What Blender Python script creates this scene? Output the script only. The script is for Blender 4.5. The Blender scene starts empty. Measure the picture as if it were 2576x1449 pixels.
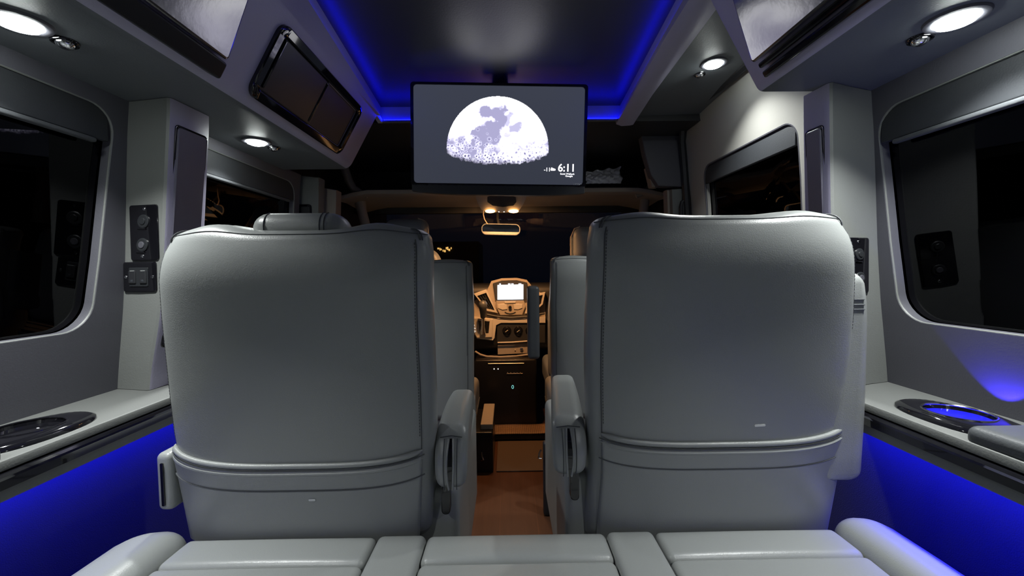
import bpy, bmesh, math, random
import numpy as np
from mathutils import Vector, Matrix
random.seed(7)
C = bpy.context.scene.collection
PI = math.pi
S_ = math.sin; K_ = math.cos

# ------------------------------------------------------------------ camera
F = 1040.0
CAM = Vector((.019, 0, 1.05))
PITCH, YAW, ROLL = .0466, .0108, -.0108
fw = Vector((S_(YAW)*K_(PITCH), K_(YAW)*K_(PITCH), -S_(PITCH)))
rt0 = fw.cross(Vector((0, 0, 1))).normalized(); up0 = rt0.cross(fw)
rt = K_(ROLL)*rt0 + S_(ROLL)*up0
up = -S_(ROLL)*rt0 + K_(ROLL)*up0
cd = bpy.data.cameras.new('camera'); cam = bpy.data.objects.new('camera', cd); C.objects.link(cam)
cd.sensor_width = 36; cd.lens = 36*F/2576; cd.clip_start = .01; cd.clip_end = 100
M = Matrix((rt, up, -fw)).transposed().to_4x4(); M.translation = CAM
cam.matrix_world = M
bpy.context.scene.camera = cam

def at(x, y, ax, v):
    """the real point seen at photo pixel x, y on the plane ax = v (metres)"""
    d = fw + (x-1288)/F*rt - (y-724.5)/F*up
    i = 'XYZ'.index(ax)
    return CAM + d*((v-CAM[i])/d[i])

# ------------------------------------------------------------------ materials
def mat(name, col, rough=.5, metal=0, spec=.5, bump=0, bscale=400, var=0, vscale=3, coat=0, emit=None, es=0):
    m = bpy.data.materials.new(name); m.use_nodes = True
    nt = m.node_tree; b = nt.nodes['Principled BSDF']
    if coat > .9: b.inputs['Coat IOR'].default_value = 2.3; b.inputs['Coat Roughness'].default_value = .16
    b.inputs['Base Color'].default_value = (*col, 1)
    b.inputs['Roughness'].default_value = rough
    b.inputs['Metallic'].default_value = metal
    b.inputs['Specular IOR Level'].default_value = spec
    b.inputs['Coat Weight'].default_value = coat
    if emit:
        b.inputs['Emission Color'].default_value = (*emit, 1); b.inputs['Emission Strength'].default_value = es
    tc = nt.nodes.new('ShaderNodeTexCoord')
    if bump:
        n = nt.nodes.new('ShaderNodeTexNoise'); n.inputs['Scale'].default_value = bscale; n.inputs['Detail'].default_value = 3
        bp = nt.nodes.new('ShaderNodeBump'); bp.inputs['Strength'].default_value = bump; bp.inputs['Distance'].default_value = .002
        nt.links.new(tc.outputs['Object'], n.inputs['Vector']); nt.links.new(n.outputs['Fac'], bp.inputs['Height'])
        nt.links.new(bp.outputs['Normal'], b.inputs['Normal'])
    if var:
        n = nt.nodes.new('ShaderNodeTexNoise'); n.inputs['Scale'].default_value = vscale; n.inputs['Detail'].default_value = 4
        mx = nt.nodes.new('ShaderNodeMix'); mx.data_type = 'RGBA'
        mx.inputs[6].default_value = (*[c*(1-var) for c in col], 1); mx.inputs[7].default_value = (*[min(1, c*(1+var)) for c in col], 1)
        nt.links.new(tc.outputs['Object'], n.inputs['Vector']); nt.links.new(n.outputs['Fac'], mx.inputs[0])
        nt.links.new(mx.outputs[2], b.inputs['Base Color'])
    return m

leather = mat('grey leather', (.240, .252, .247), .34, spec=.5, bump=.14, bscale=520, var=.05)
leather_fr = mat('slate leather', (.15, .17, .20), .45, bump=.2, bscale=260)
leather_dk = mat('charcoal leather', (.07, .075, .08), .42, bump=.2, bscale=260)
thread = mat('seam thread', (.06, .065, .07), .7)
vinyl = mat('grey trim vinyl', (.075, .075, .090), .55, bump=.15, bscale=350)
cab_m = mat('grey vinyl with lavender light tint', (.34, .325, .43), .5, bump=.15, bscale=350)  # lavender cast and paleness: television and cove light put into the colour
vinyl_lt = mat('pale pillar leather', (.165, .173, .165), .5, bump=.2, bscale=300)
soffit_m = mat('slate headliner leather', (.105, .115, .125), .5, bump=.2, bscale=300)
door_m = mat('beige door card', (.30, .295, .27), .55, bump=.1, bscale=300)
ledge_m = mat('grey ledge leather', (.115, .12, .115), .5, bump=.2, bscale=300)
ceil_m = mat('black headliner vinyl', (.024, .024, .027), .38, spec=.8, bump=.1, bscale=200)
dark_m = mat('dark plastic', (.018, .019, .022), .5)
gloss = mat('black gloss', (.006, .006, .008), .07, spec=.6, coat=.5)
gloss2 = mat('black lacquer panel', (.012, .012, .016), .17, spec=1.0, coat=1, bump=.25, bscale=60)
chrome = mat('chrome', (.75, .76, .78), .12, metal=1)
carpet = mat('dark wall carpet', (.055, .055, .085), .9, bump=.4, bscale=500)
shade_m = mat('roller shade', (.026, .029, .033), .6, bump=.2, bscale=300)
tanp = mat('warm grey cab plastic', (.30, .26, .22), .55)
silverp = mat('satin silver plastic', (.62, .57, .50), .35, metal=.3)
rubber = mat('ribbed rubber', (.075, .05, .036), .7, bump=.3, bscale=120)
plug = mat('dark grey plastic', (.022, .024, .027), .35)
mirror_m = mat('mirror glass', (.6, .6, .62), .03, metal=1)
inset_m = mat('dark lavender inset vinyl', (.13, .125, .165), .45, bump=.15, bscale=350)
locker_m = mat('smoked locker panel', (.028, .030, .034), .38, spec=.3)
satin_b = mat('satin black rail', (.008, .008, .01), .3, spec=.35)
bagm = mat('clear crinkled film', (.85, .85, .92), .18, spec=.8, bump=1, bscale=30)
mark_m = mat('pale scuff', (.55, .56, .55), .5)

def emission(name, col, s):
    m = bpy.data.materials.new(name); m.use_nodes = True; nt = m.node_tree
    for n in list(nt.nodes): nt.nodes.remove(n)
    o = nt.nodes.new('ShaderNodeOutputMaterial'); e = nt.nodes.new('ShaderNodeEmission')
    e.inputs[0].default_value = (*col, 1); e.inputs[1].default_value = s
    nt.links.new(e.outputs[0], o.inputs[0]); return m
blue_led = emission('blue led', (.002, .003, 1), 15)
blue_low = emission('blue ledge led', (.004, .006, 1), 3)
lamp_e = emission('cool white lens', (.93, 1, .97), 60)
amber_e = emission('amber lens', (1, .5, .16), 22)
white_e = emission('lit screen', (.95, .98, 1), 2.2)
text_e = emission('lit lettering', (.95, .95, 1), 1.6)
cyan_e = emission('cyan digit', (.3, .9, .85), .8)
dot_e = emission('small white indicator', (1, .95, .85), 1.0)
cupglow = emission('blue cup light', (.01, .01, 1), 2.0)
houselit = emission('warm distant light', (1, .55, .15), 1.2)

def glass(name, tint, rough=.02):
    m = bpy.data.materials.new(name); m.use_nodes = True; nt = m.node_tree
    for n in list(nt.nodes): nt.nodes.remove(n)
    o = nt.nodes.new('ShaderNodeOutputMaterial'); t = nt.nodes.new('ShaderNodeBsdfTransparent'); g = nt.nodes.new('ShaderNodeBsdfGlossy')
    t.inputs[0].default_value = (*tint, 1); g.inputs['Roughness'].default_value = rough; g.inputs[0].default_value = (.7, .7, .75, 1)
    lw = nt.nodes.new('ShaderNodeLayerWeight'); lw.inputs[0].default_value = .5
    pw = nt.nodes.new('ShaderNodeMath'); pw.operation = 'POWER'; pw.inputs[1].default_value = 4
    fr = nt.nodes.new('ShaderNodeMath'); fr.operation = 'MULTIPLY_ADD'; fr.inputs[1].default_value = .9; fr.inputs[2].default_value = .045
    nt.links.new(lw.outputs['Facing'], pw.inputs[0]); nt.links.new(pw.outputs[0], fr.inputs[0])
    mx = nt.nodes.new('ShaderNodeMixShader')
    nt.links.new(fr.outputs[0], mx.inputs[0]); nt.links.new(t.outputs[0], mx.inputs[1]); nt.links.new(g.outputs[0], mx.inputs[2])
    nt.links.new(mx.outputs[0], o.inputs[0]); return m
tint_glass = glass('privacy glass', (.04, .045, .05))
wind_glass = glass('windscreen glass', (.75, .78, .78))

def wood():
    m = bpy.data.materials.new('brown wood vinyl'); m.use_nodes = True; nt = m.node_tree; b = nt.nodes['Principled BSDF']
    tc = nt.nodes.new('ShaderNodeTexCoord'); mp = nt.nodes.new('ShaderNodeMapping'); mp.inputs['Scale'].default_value = (22, 1.2, 1)
    n = nt.nodes.new('ShaderNodeTexNoise'); n.inputs['Scale'].default_value = 3; n.inputs['Detail'].default_value = 8
    cr = nt.nodes.new('ShaderNodeValToRGB')
    cr.color_ramp.elements[0].color = (.048, .019, .009, 1); cr.color_ramp.elements[1].color = (.095, .038, .018, 1)
    br = nt.nodes.new('ShaderNodeTexBrick'); br.offset = .37
    br.inputs['Scale'].default_value = 1; br.inputs['Brick Width'].default_value = .92; br.inputs['Row Height'].default_value = .156
    br.inputs['Mortar Size'].default_value = .0012
    br.inputs['Color1'].default_value = (1, 1, 1, 1); br.inputs['Color2'].default_value = (.85, .85, .85, 1); br.inputs['Mortar'].default_value = (1.5, 1.4, 1.3, 1)
    mp2 = nt.nodes.new('ShaderNodeMapping'); mp2.inputs['Rotation'].default_value = (0, 0, PI/2); mp2.inputs['Location'].default_value = (.02, .0235, 0)
    mx = nt.nodes.new('ShaderNodeMix'); mx.data_type = 'RGBA'; mx.blend_type = 'MULTIPLY'; mx.inputs[0].default_value = 1
    L = nt.links.new
    L(tc.outputs['Object'], mp.inputs[0]); L(mp.outputs[0], n.inputs['Vector']); L(n.outputs['Fac'], cr.inputs[0])
    L(tc.outputs['Object'], mp2.inputs[0]); L(mp2.outputs[0], br.inputs['Vector'])
    L(cr.outputs[0], mx.inputs[6]); L(br.outputs['Color'], mx.inputs[7]); L(mx.outputs[2], b.inputs['Base Color'])
    b.inputs['Roughness'].default_value = .42
    return m
wood_m = wood()

def weave():
    m = bpy.data.materials.new('woven brown mat'); m.use_nodes = True; nt = m.node_tree; b = nt.nodes['Principled BSDF']
    tc = nt.nodes.new('ShaderNodeTexCoord'); v = nt.nodes.new('ShaderNodeTexVoronoi'); v.inputs['Scale'].default_value = 85
    v.inputs['Randomness'].default_value = .1
    cr = nt.nodes.new('ShaderNodeValToRGB'); cr.color_ramp.elements[0].color = (.05, .03, .02, 1); cr.color_ramp.elements[1].color = (.24, .14, .08, 1)
    cr.color_ramp.elements[0].position = .25; cr.color_ramp.elements[1].position = .6
    nt.links.new(tc.outputs['Object'], v.inputs['Vector']); nt.links.new(v.outputs['Distance'], cr.inputs[0]); nt.links.new(cr.outputs[0], b.inputs['Base Color'])
    b.inputs['Roughness'].default_value = .7
    return m
weave_m = weave()

# ------------------------------------------------------------------ object helpers
def thing(name, label, cat, loc=(0, 0, 0), group=None, kind=None):
    o = bpy.data.objects.new(name, None); C.objects.link(o); o.location = loc; o.empty_display_size = .05
    if label: o['label'] = label
    if cat: o['category'] = cat
    if group: o['group'] = group
    if kind: o['kind'] = kind
    return o
def root_loc(p):
    v = Vector((0, 0, 0))
    while p is not None:
        v += p.location; p = p.parent
    return v
def O(name, bm, m, parent=None, smooth=True, ang=40, label=None):
    bmesh.ops.recalc_face_normals(bm, faces=bm.faces[:])
    if parent is not None: bmesh.ops.translate(bm, verts=bm.verts[:], vec=-root_loc(parent))
    me = bpy.data.meshes.new(name); bm.to_mesh(me); bm.free()
    if smooth:
        for p in me.polygons: p.use_smooth = len(p.vertices) < 9
        me.set_sharp_from_angle(angle=math.radians(ang))
        for p in me.polygons:
            if len(p.vertices) > 8: p.use_smooth = False
    o = bpy.data.objects.new(name, me); C.objects.link(o)
    if m: me.materials.append(m)
    if parent is not None: o.parent = parent
    if label: o['label'] = label
    return o
def tag(o, label, cat, group=None, kind=None):
    o['label'] = label; o['category'] = cat
    if group: o['group'] = group
    if kind: o['kind'] = kind
    return o
def struct(name, bm, m, label=None, parent=None, **k):
    o = O(name, bm, m, parent, **k)
    if parent is None:
        o['kind'] = 'structure'; o['label'] = label; o['category'] = name.split('_')[0]
    return o
def copy_tree(o, parent=None):
    c = o.copy(); C.objects.link(c); c.parent = parent
    for ch in [x for x in bpy.data.objects if x.parent is o]: copy_tree(ch, c)
    return c
def B(): return bmesh.new()

# ------------------------------------------------------------------ geometry helpers
def rbox(bm, lo, hi, r=.01, n=4, f=None):
    """box with rounded edges; n cells per flat side; f bends every point"""
    lo = Vector(lo); hi = Vector(hi); c = (lo+hi)/2; h = (hi-lo)/2
    r = min(r, h.x*.999, h.y*.999, h.z*.999)
    def axis(hh):
        a = [-hh + r*(1-K_(t*PI/2/3)) if False else -hh + r*t/3 for t in range(3)]
        mid = [-hh+r + (2*(hh-r))*t/n for t in range(n+1)]
        return a + mid + [-v for v in reversed(a)]
    ax = [axis(h.x), axis(h.y), axis(h.z)]
    cache = {}
    def V(p):
        k = (round(p[0], 7), round(p[1], 7), round(p[2], 7))
        if k in cache: return cache[k]
        q = Vector(p)
        inn = Vector((max(-h.x+r, min(h.x-r, q.x)), max(-h.y+r, min(h.y-r, q.y)), max(-h.z+r, min(h.z-r, q.z))))
        d = q-inn
        if d.length > 1e-9: q = inn + d.normalized()*r
        w = c+q
        if f: w = f(w)
        cache[k] = bm.verts.new(w); return cache[k]
    for a in range(3):
        b, d = (a+1) % 3, (a+2) % 3
        for s in (-1, 1):
            for i in range(len(ax[b])-1):
                for j in range(len(ax[d])-1):
                    ps = []
                    for (ii, jj) in ((i, j), (i+1, j), (i+1, j+1), (i, j+1)):
                        p = [0, 0, 0]; p[a] = s*h[a]; p[b] = ax[b][ii]; p[d] = ax[d][jj]; ps.append(V(p))
                    if len(set(ps)) == 4:
                        try: bm.faces.new(ps)
                        except ValueError: pass
    return bm
def box(bm, lo, hi, bev=0):
    if bev: return rbox(bm, lo, hi, bev, 1)
    lo = Vector(lo); hi = Vector(hi)
    v = [bm.verts.new((x, y, z)) for x in (lo.x, hi.x) for y in (lo.y, hi.y) for z in (lo.z, hi.z)]
    for f in ((0, 1, 3, 2), (4, 6, 7, 5), (0, 4, 5, 1), (2, 3, 7, 6), (0, 2, 6, 4), (1, 5, 7, 3)): bm.faces.new([v[i] for i in f])
    return bm
def loft(bm, rings, closed=True, cap0=True, cap1=True):
    R = [[bm.verts.new(p) for p in r] for r in rings]
    n = len(R[0])
    for a, b in zip(R, R[1:]):
        for i in range(n if closed else n-1):
            j = (i+1) % n
            bm.faces.new((a[i], a[j], b[j], b[i]))
    for c, r in ((cap0, R[0]), (cap1, R[-1])):
        if c:
            if n > 3: bm.faces.new(r)
    return R
def tube(bm, pts, r, n=8, closed=False):
    pts = [Vector(p) for p in pts]; rings = []; up_ = None
    N = len(pts)
    for i, p in enumerate(pts):
        a = pts[i-1] if (i or closed) else p; b = pts[(i+1) % N] if (i < N-1 or closed) else p
        t = (b-a).normalized()
        if up_ is None: up_ = t.orthogonal().normalized()
        up_ = (up_ - t*up_.dot(t)).normalized(); s = t.cross(up_)
        rr = r[i] if isinstance(r, (list, tuple)) else r
        rings.append([p + (up_*K_(2*PI*k/n)+s*S_(2*PI*k/n))*rr for k in range(n)])
    if closed:
        R = [[bm.verts.new(p) for p in q] for q in rings]
        # match twist on closing
        for a, b in zip(R, R[1:]+R[:1]):
            off = 0
            if b is R[0]:
                off = min(range(n), key=lambda k: (a[0].co-b[k].co).length)
            for i in range(n): bm.faces.new((a[i], a[(i+1) % n], b[(i+1+off) % n], b[(i+off) % n]))
    else: loft(bm, rings)
    return bm
def prism(bm, poly, ext, bev=0):
    """poly: 3-D points of one face, ext: vector to the opposite face"""
    ext = Vector(ext); poly = [Vector(p) for p in poly]
    rings = [poly, [p+ext for p in poly]]
    if bev:
        c = sum(poly, Vector())/len(poly)
        def ins(ps, cc, d): return [p + (cc-p).normalized()*d for p in ps]
        e = ext.normalized()*bev
        rings = [ins(poly, c, bev), [p+e for p in poly], [p+ext-e for p in poly], ins([p+ext for p in poly], c+ext, bev)]
    loft(bm, rings); return bm
def lathe(bm, prof, c=(0, 0, 0), axis='Z', n=32):
    c = Vector(c); rings = []
    for r, h in prof:
        ring = []
        for k in range(n):
            a = 2*PI*k/n; x, y = r*K_(a), r*S_(a)
            ring.append(c + {'Z': Vector((x, y, h)), 'Y': Vector((x, h, y)), 'X': Vector((h, x, y))}[axis])
        rings.append(ring)
    loft(bm, rings); return bm
def rrect(w, h, r, n=5):
    p = []
    for cx, cy, a0 in ((w/2-r, h/2-r, 0), (-w/2+r, h/2-r, PI/2), (-w/2+r, -h/2+r, PI), (w/2-r, -h/2+r, 1.5*PI)):
        for k in range(n+1):
            a = a0+PI/2*k/n; p.append((cx+r*K_(a), cy+r*S_(a)))
    return p
def plate(bm, c, u, v, w, h, r, t, bev=.002, n=5):
    """rounded slab: centre c of its back, axes u, v, thickness t along u x v"""
    c = Vector(c); u = Vector(u).normalized(); v = Vector(v); v = (v-u*v.dot(u)).normalized(); nn = u.cross(v)
    def ring(d, k): return [c+u*x+v*y+nn*d for x, y in rrect(w-2*k, h-2*k, max(r-k, .0005), n)]
    loft(bm, [ring(0, 0), ring(t-bev, 0), ring(t-bev*.3, bev*.3), ring(t, bev)]); return bm
def grid(bm, nu, nv, f):
    V = [[bm.verts.new(f(i/nu, j/nv)) for j in range(nv+1)] for i in range(nu+1)]
    for i in range(nu):
        for j in range(nv): bm.faces.new((V[i][j], V[i+1][j], V[i+1][j+1], V[i][j+1]))
    return V
def interp(tab, x):
    tab = sorted(tab)
    if x <= tab[0][0]: return tab[0][1]
    for (a, va), (b, vb) in zip(tab, tab[1:]):
        if x <= b: return va+(vb-va)*(x-a)/(b-a)
    return tab[-1][1]
def smooth_tab(tab, k=40, q=.5):
    tab = sorted(tab); a, b = tab[0][0], tab[-1][0]; w = (b-a)/len(tab)*q
    return [(a+(b-a)*i/k, sum(interp(tab, a+(b-a)*i/k+d*w) for d in (-1, -.5, 0, .5, 1))/5) for i in range(k+1)]
def text_mesh(name, s, size, m, parent, loc, rotx=PI/2, depth=.0004, extr_bold=0, rotz=0):
    cu = bpy.data.curves.new(name, 'FONT'); cu.body = s; cu.size = size; cu.extrude = depth; cu.offset = extr_bold
    o = bpy.data.objects.new('tmp', cu); C.objects.link(o)
    bpy.context.view_layer.update()
    me = bpy.data.meshes.new_from_object(o.evaluated_get(bpy.context.evaluated_depsgraph_get()))
    bpy.data.objects.remove(o)
    me.transform(Matrix.Translation(Vector(loc)-root_loc(parent)) @ Matrix.Rotation(rotz, 4, 'Z') @ Matrix.Rotation(rotx, 4, 'X'))
    me.materials.clear(); me.materials.append(m); me.name = name
    q = bpy.data.objects.new(name, me); C.objects.link(q); q.parent = parent
    return q

# ------------------------------------------------------------------ van shell
WALL = smooth_tab([(-.05, .93), (.5, .93), (.772, .925), (.95, .895), (1.2, .88), (1.45, .865), (1.8, .80)], 60)
def W(z): return interp(WALL, z)
ZL = .772       # ledge top
ZR = .710       # underside of its rail
ZS = 1.450      # soffit
def zlip(y): return 1.73-.118*(max(.75, y)-1.08)     # cove lip, falling towards the front
def zceil(y): return zlip(y)+.058
def zd(y): return 1.703-.05*(max(.9, y)-1.2)         # soffit over the sliding door
YB = -.62       # back of the cabin
YC = 1.72       # front end of the cove

bm = B(); box(bm, (-.95, YB, -.04), (.95, 3.2, 0))
struct('floor', bm, wood_m, 'brown wood plank vinyl floor of the aisle', smooth=False)
bm = B(); box(bm, (-.95, YB-.04, 0), (.95, YB, 1.78))
struct('wall_back', bm, vinyl_lt, 'pale padded wall behind the rear bench', smooth=False)

def wall_with_hole(bm, side, y0, y1, z0, z1, hole, K=6, xo=0):
    """hole: (Y, z) ring; a skin on the side wall round it, plus the reveal"""
    cy = sum(p[0] for p in hole)/len(hole); cz = sum(p[1] for p in hole)/len(hole)
    out = []
    for (y, z) in hole:
        dy, dz = y-cy, z-cz; s = 1e9
        if dy > 1e-6: s = min(s, (y1-cy)/dy)
        if dy < -1e-6: s = min(s, (y0-cy)/dy)
        if dz > 1e-6: s = min(s, (z1-cz)/dz)
        if dz < -1e-6: s = min(s, (z0-cz)/dz)
        out.append([cy+dy*s, cz+dz*s])
    for c_ in ((y0, z0), (y0, z1), (y1, z0), (y1, z1)):
        i = min(range(len(out)), key=lambda k: (out[k][0]-c_[0])**2+(out[k][1]-c_[1])**2); out[i] = list(c_)
    rings = []
    for k in range(K+1):
        t = k/K; rings.append([(h[0]+(o[0]-h[0])*t, h[1]+(o[1]-h[1])*t) for h, o in zip(hole, out)])
    P = lambda y, z, d=0: Vector((side*(W(z)+xo+d), y, z))
    R3 = [[P(y, z) for y, z in r] for r in rings]
    # reveal: rolls outwards
    def grow(r, g): return [(cy+(y-cy)*(1+g/abs(y1-y0)), cz+(z-cz)*(1+g/abs(z1-z0))) for y, z in r]
    rev = [[P(y, z, .020) for y, z in grow(hole, -.008)], [P(y, z, .007) for y, z in grow(hole, -.005)], [P(y, z, .0015) for y, z in grow(hole, -.002)]]
    loft(bm, rev+R3, True, False, False)
def ring_hole(ya, yb, za, zb, r, shear=0, n=8):
    pts = []
    for x, y in rrect(yb-ya, zb-za, r, n):
        pts.append(((ya+yb)/2+x, (za+zb)/2+y))
    # denser sides
    out = []
    for i, p in enumerate(pts):
        q = pts[(i+1) % len(pts)]; d = math.hypot(q[0]-p[0], q[1]-p[1]); k = max(1, int(d/.09))
        for j in range(k): out.append((p[0]+(q[0]-p[0])*j/k, p[1]+(q[1]-p[1])*j/k))
    return [(y + shear*(z-za)*max(0, (y-ya)/(yb-ya)), z) for y, z in out]
def fill_ring(bm, side, hole, d, t=.004):
    rings = [[Vector((side*(W(z)+d), y, z)) for y, z in hole], [Vector((side*(W(z)+d+t), y, z)) for y, z in hole]]
    loft(bm, rings, True, False, False)
    # planar strips: bridge ring by matching heights (fan from centre is fine, the pane is nearly flat)
    for r in rings:
        c = sum(r, Vector())/len(r); cv = bm.verts.new(c); vs = [bm.verts.new(p) for p in r]
        for i in range(len(vs)): bm.faces.new((vs[i], vs[(i+1) % len(vs)], cv))

holes = {}
# left wall: rear window and forward window
h1 = ring_hole(-.45, .918, .924, 1.418, .06, .10)
h2 = ring_hole(1.09, 1.76, .924, 1.418, .06, 0)
bm = B(); wall_with_hole(bm, -1, YB, 1.0, ZL-.02, ZS+.01, h1); wall_with_hole(bm, -1, 1.0, 1.80, ZL-.02, ZS+.01, h2)
# lower carpeted wall
struct('wall_left', bm, vinyl, 'grey vinyl window surround on the left side')
h3 = ring_hole(-.45, .918, .924, 1.40, .06, .08)
bm = B(); wall_with_hole(bm, 1, YB, .99, ZL-.02, ZS+.01, h3)
struct('wall_right', bm, vinyl, 'grey vinyl window surround on the right side')
for sd, nm, lb in ((-1, 'baseboard_left', 'dark lower wall under the left ledge, lit blue'), (1, 'baseboard_right', 'dark lower wall under the right ledge, lit blue')):
    bm = B(); grid(bm, 1, 10, lambda u, v, sd=sd: Vector((sd*(.86+.02*S_(v*PI)), YB+(2.3-YB)*u, .735*v)))
    struct(nm, bm, carpet, lb)

def window(i, side, hole, label, ya, yb, zt, shade=.075, bar=True):
    t = thing('window_%d' % i, label, 'window', (side*.9, (ya+yb)/2, 1.1), kind='structure')
    bm = B(); fill_ring(bm, side, [(y+(y-(ya+yb)/2)*.02, z+(z-1.15)*.05) for y, z in hole], .023); O('pane', bm, tint_glass, t, smooth=False)
    # folded roller shade under the head of the opening and its bottom bar
    bm = B(); box(bm, (min(side*(W(zt)+.005), side*(W(zt)+.018)), ya, zt-shade), (max(side*(W(zt)+.005), side*(W(zt)+.018)), yb, zt+.02), .003); O('roller_shade', bm, shade_m, t)
    if bar:
        bm = B(); rbox(bm, (min(side*(W(zt)+.002), side*(W(zt)+.016)), ya+.02, zt-shade-.010), (max(side*(W(zt)+.002), side*(W(zt)+.016)), yb-.03, zt-shade), .004, 1); O('shade_bar', bm, leather_dk, t)
    # thin bead round the opening
    bm = B(); tube(bm, [Vector((side*(W(z)+.003), y, z)) for y, z in hole], .0028, 6, True); O('window_bead', bm, vinyl_lt, t)
    # outer frame strip behind the glass
    return t
window(1, -1, h1, 'dark tinted rear window on the left, by the socket plates', -.44, .95, 1.418)
window(2, -1, h2, 'dark tinted forward window on the left, beyond the pillar', 1.10, 1.75, 1.418)
window(3, 1, h3, 'dark tinted rear window on the right, above the lit cup holder', -.44, .945, 1.40)
# sliding door on the right
dh = ring_hole(1.205, 1.775, .93, 1.475, .055, -.0)
bm = B(); wall_with_hole(bm, 1, .985, 1.915, .05, 1.71, dh)
d = thing('door_1', 'beige sliding side door with a window, behind the right chair', 'door', (.88, 1.45, .05), kind='structure')
O('door_card', bm, door_m, d)
bm = B(); tube(bm, [Vector((W(z)+.003, y, z)) for y, z in dh], .004, 6, True); O('window_bead', bm, vinyl, d)
bm = B(); fill_ring(bm, 1, [(y+(y-1.49)*.02, z+(z-1.2)*.05) for y, z in dh], .023); O('pane', bm, tint_glass, d, smooth=False)
bm = B(); box(bm, (W(1.475)+.006, 1.215, 1.40), (W(1.475)+.018, 1.765, 1.49), .003); O('roller_shade', bm, shade_m, d)
bm = B(); pts = [(W(.3)-.012, 1.925, .3), (W(1.0)-.012, 1.928, 1.0), (W(1.5)-.012, 1.922, 1.5), (W(1.6)-.014, 1.905, 1.62), (W(1.66)-.016, 1.86, 1.68), (W(1.69)-.02, 1.76, 1.705), (W(1.7)-.02, 1.0, 1.706)]
tube(bm, pts, .017, 8); O('door_seal', bm, dark_m, d)

# ------------------------------------------------------------------ overhead: ceiling, cove, cabinets
YS = [YB, .3, .72, .75, .80, 1.1, 1.4, YC+.015]
bm = B(); loft(bm, [[Vector((x, y, zceil(y)+d)) for x, d in ((-.50, 0), (.50, 0), (.50, .03), (-.50, .03))] for y in YS])
struct('ceiling', bm, ceil_m, 'black satin headliner panel between the blue light strips', smooth=False)
bm = B()
for sd in (-1, 1): loft(bm, [[Vector((sd*x, y, z)) for x, z in ((.488, zlip(y)), (.505, zlip(y)), (.505, zceil(y)+.001), (.488, zceil(y)+.001))] for y in YS])
box(bm, (-.505, YC, zlip(YC)), (.505, YC+.015, zceil(YC)+.001))
struct('trim_1', bm, mat('white cove lining', (.36, .36, .40), .5), 'riser of the lit cove round the headliner', smooth=False)

def led(name, pts, m, label, w=.006, grp='blue light strips'):
    bm = B(); tube(bm, pts, w, 6); o = O(name, bm, m); return tag(o, label, 'light strip', grp)
led('light_strip', [(-.4835, y, zlip(y)+.004) for y in (YB+.05, .3, .72, .75, .8, 1.1, YC-.006)], blue_led, 'blue light strip along the left edge of the black headliner', .003)
led('light_strip', [(.4835, y, zlip(y)+.004) for y in (YB+.05, .3, .72, .75, .8, 1.1, YC-.006)], blue_led, 'blue light strip along the right edge of the black headliner', .003)
led('light_strip', [(x, YC-.006, zlip(YC)+.004) for x in (-.476, 0, .476)], blue_led, 'blue light strip along the front edge of the headliner behind the television', .003)
bm = B(); box(bm, (-.48, YC-.014, zlip(YC)-.006), (.48, YC+.002, zlip(YC)))
struct('trim_14', bm, soffit_m, 'front lip of the lit cove', smooth=False)
def area_light(name, loc, rot, shape, sx, sy, col, e, spread=2.6, parent=None):
    l = bpy.data.lights.new(name, 'AREA'); l.shape = shape; l.size = sx
    if sy: l.size_y = sy
    l.color = col; l.energy = e; l.spread = spread
    o = bpy.data.objects.new(name, l); C.objects.link(o); o.location = loc; o.rotation_euler = rot
    if parent: o.parent = parent
    return o
# one lip each side, hiding the strip from below, then the cabinet/soffit profile
PB = Vector((.602, 0, ZS)); PT = Vector((.487, 0, 1.658))
fdir = (PT-PB).normalized()         # up the face
def prof_pts(side, y, r=.022):
    """soffit -> rounded lip -> slanted face -> ledge -> cove lip, as (x, z) for the given side"""
    p = [(W(ZS)+.012, ZS), (.80, ZS), (.72, ZS), (.66, ZS)]
    b = Vector((.602, ZS)); d1 = Vector((1, 0)); d2 = Vector((fdir.x, fdir.z))
    p0 = b+d1*r*1.3; p2 = b+d2*r*1.3
    for k in range(7):
        t = k/6; q = p0*(1-t)**2+b*2*t*(1-t)+p2*t*t; p.append((q.x, q.y))
    for t in (.3, .6): p.append((PB.x+(PT.x-PB.x)*t, PB.z+(PT.z-PB.z)*t))
    b = Vector((PT.x, PT.z)); d1 = -d2; d2 = Vector((-.25, .97)).normalized(); p0 = b+d1*.012; p2 = b+d2*.004
    for k in range(5):
        t = k/4; q = p0*(1-t)**2+b*2*t*(1-t)+p2*t*t; p.append((q.x, q.y))
    Z_ = max(zlip(y), 1.6625)
    p += [(.474, Z_-.004), (.4735, Z_-.001), (.475, Z_), (.488, Z_), (.50, Z_)]
    return [(side*x, z) for x, z in p]
def lit_face_split(o):  # slanted faces keep the painted lavender light; downward soffit takes slate
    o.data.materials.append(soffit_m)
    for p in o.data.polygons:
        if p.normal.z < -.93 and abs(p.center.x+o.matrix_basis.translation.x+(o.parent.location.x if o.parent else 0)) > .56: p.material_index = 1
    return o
def overhead(side, y0, y1, label, lip):
    t = thing('overhead_cabinet', label, 'cabinet', (side*.7, y0+.3, ZS))
    def sl(y): return prof_pts(side, y, lip)+[(side*.50, zceil(y)+.02), (side*(W(1.75)+.02), zceil(y)+.02)]
    rings = [[Vector((x, y, z)) for x, z in sl(y)] for y in [q for q in YS if q < y1-.05]+[y1-.006]]
    c = Vector((side*.70, y1, 1.58))
    rings.append([Vector((p[0], y1-.002, p[1])).lerp(c, .006) for p in sl(y1)]); rings.append([Vector((p[0], y1, p[1])).lerp(c, .02) for p in sl(y1)])
    bm = B(); loft(bm, rings); lit_face_split(O('cabinet_body', bm, cab_m, t, ang=50))
    return t
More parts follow.
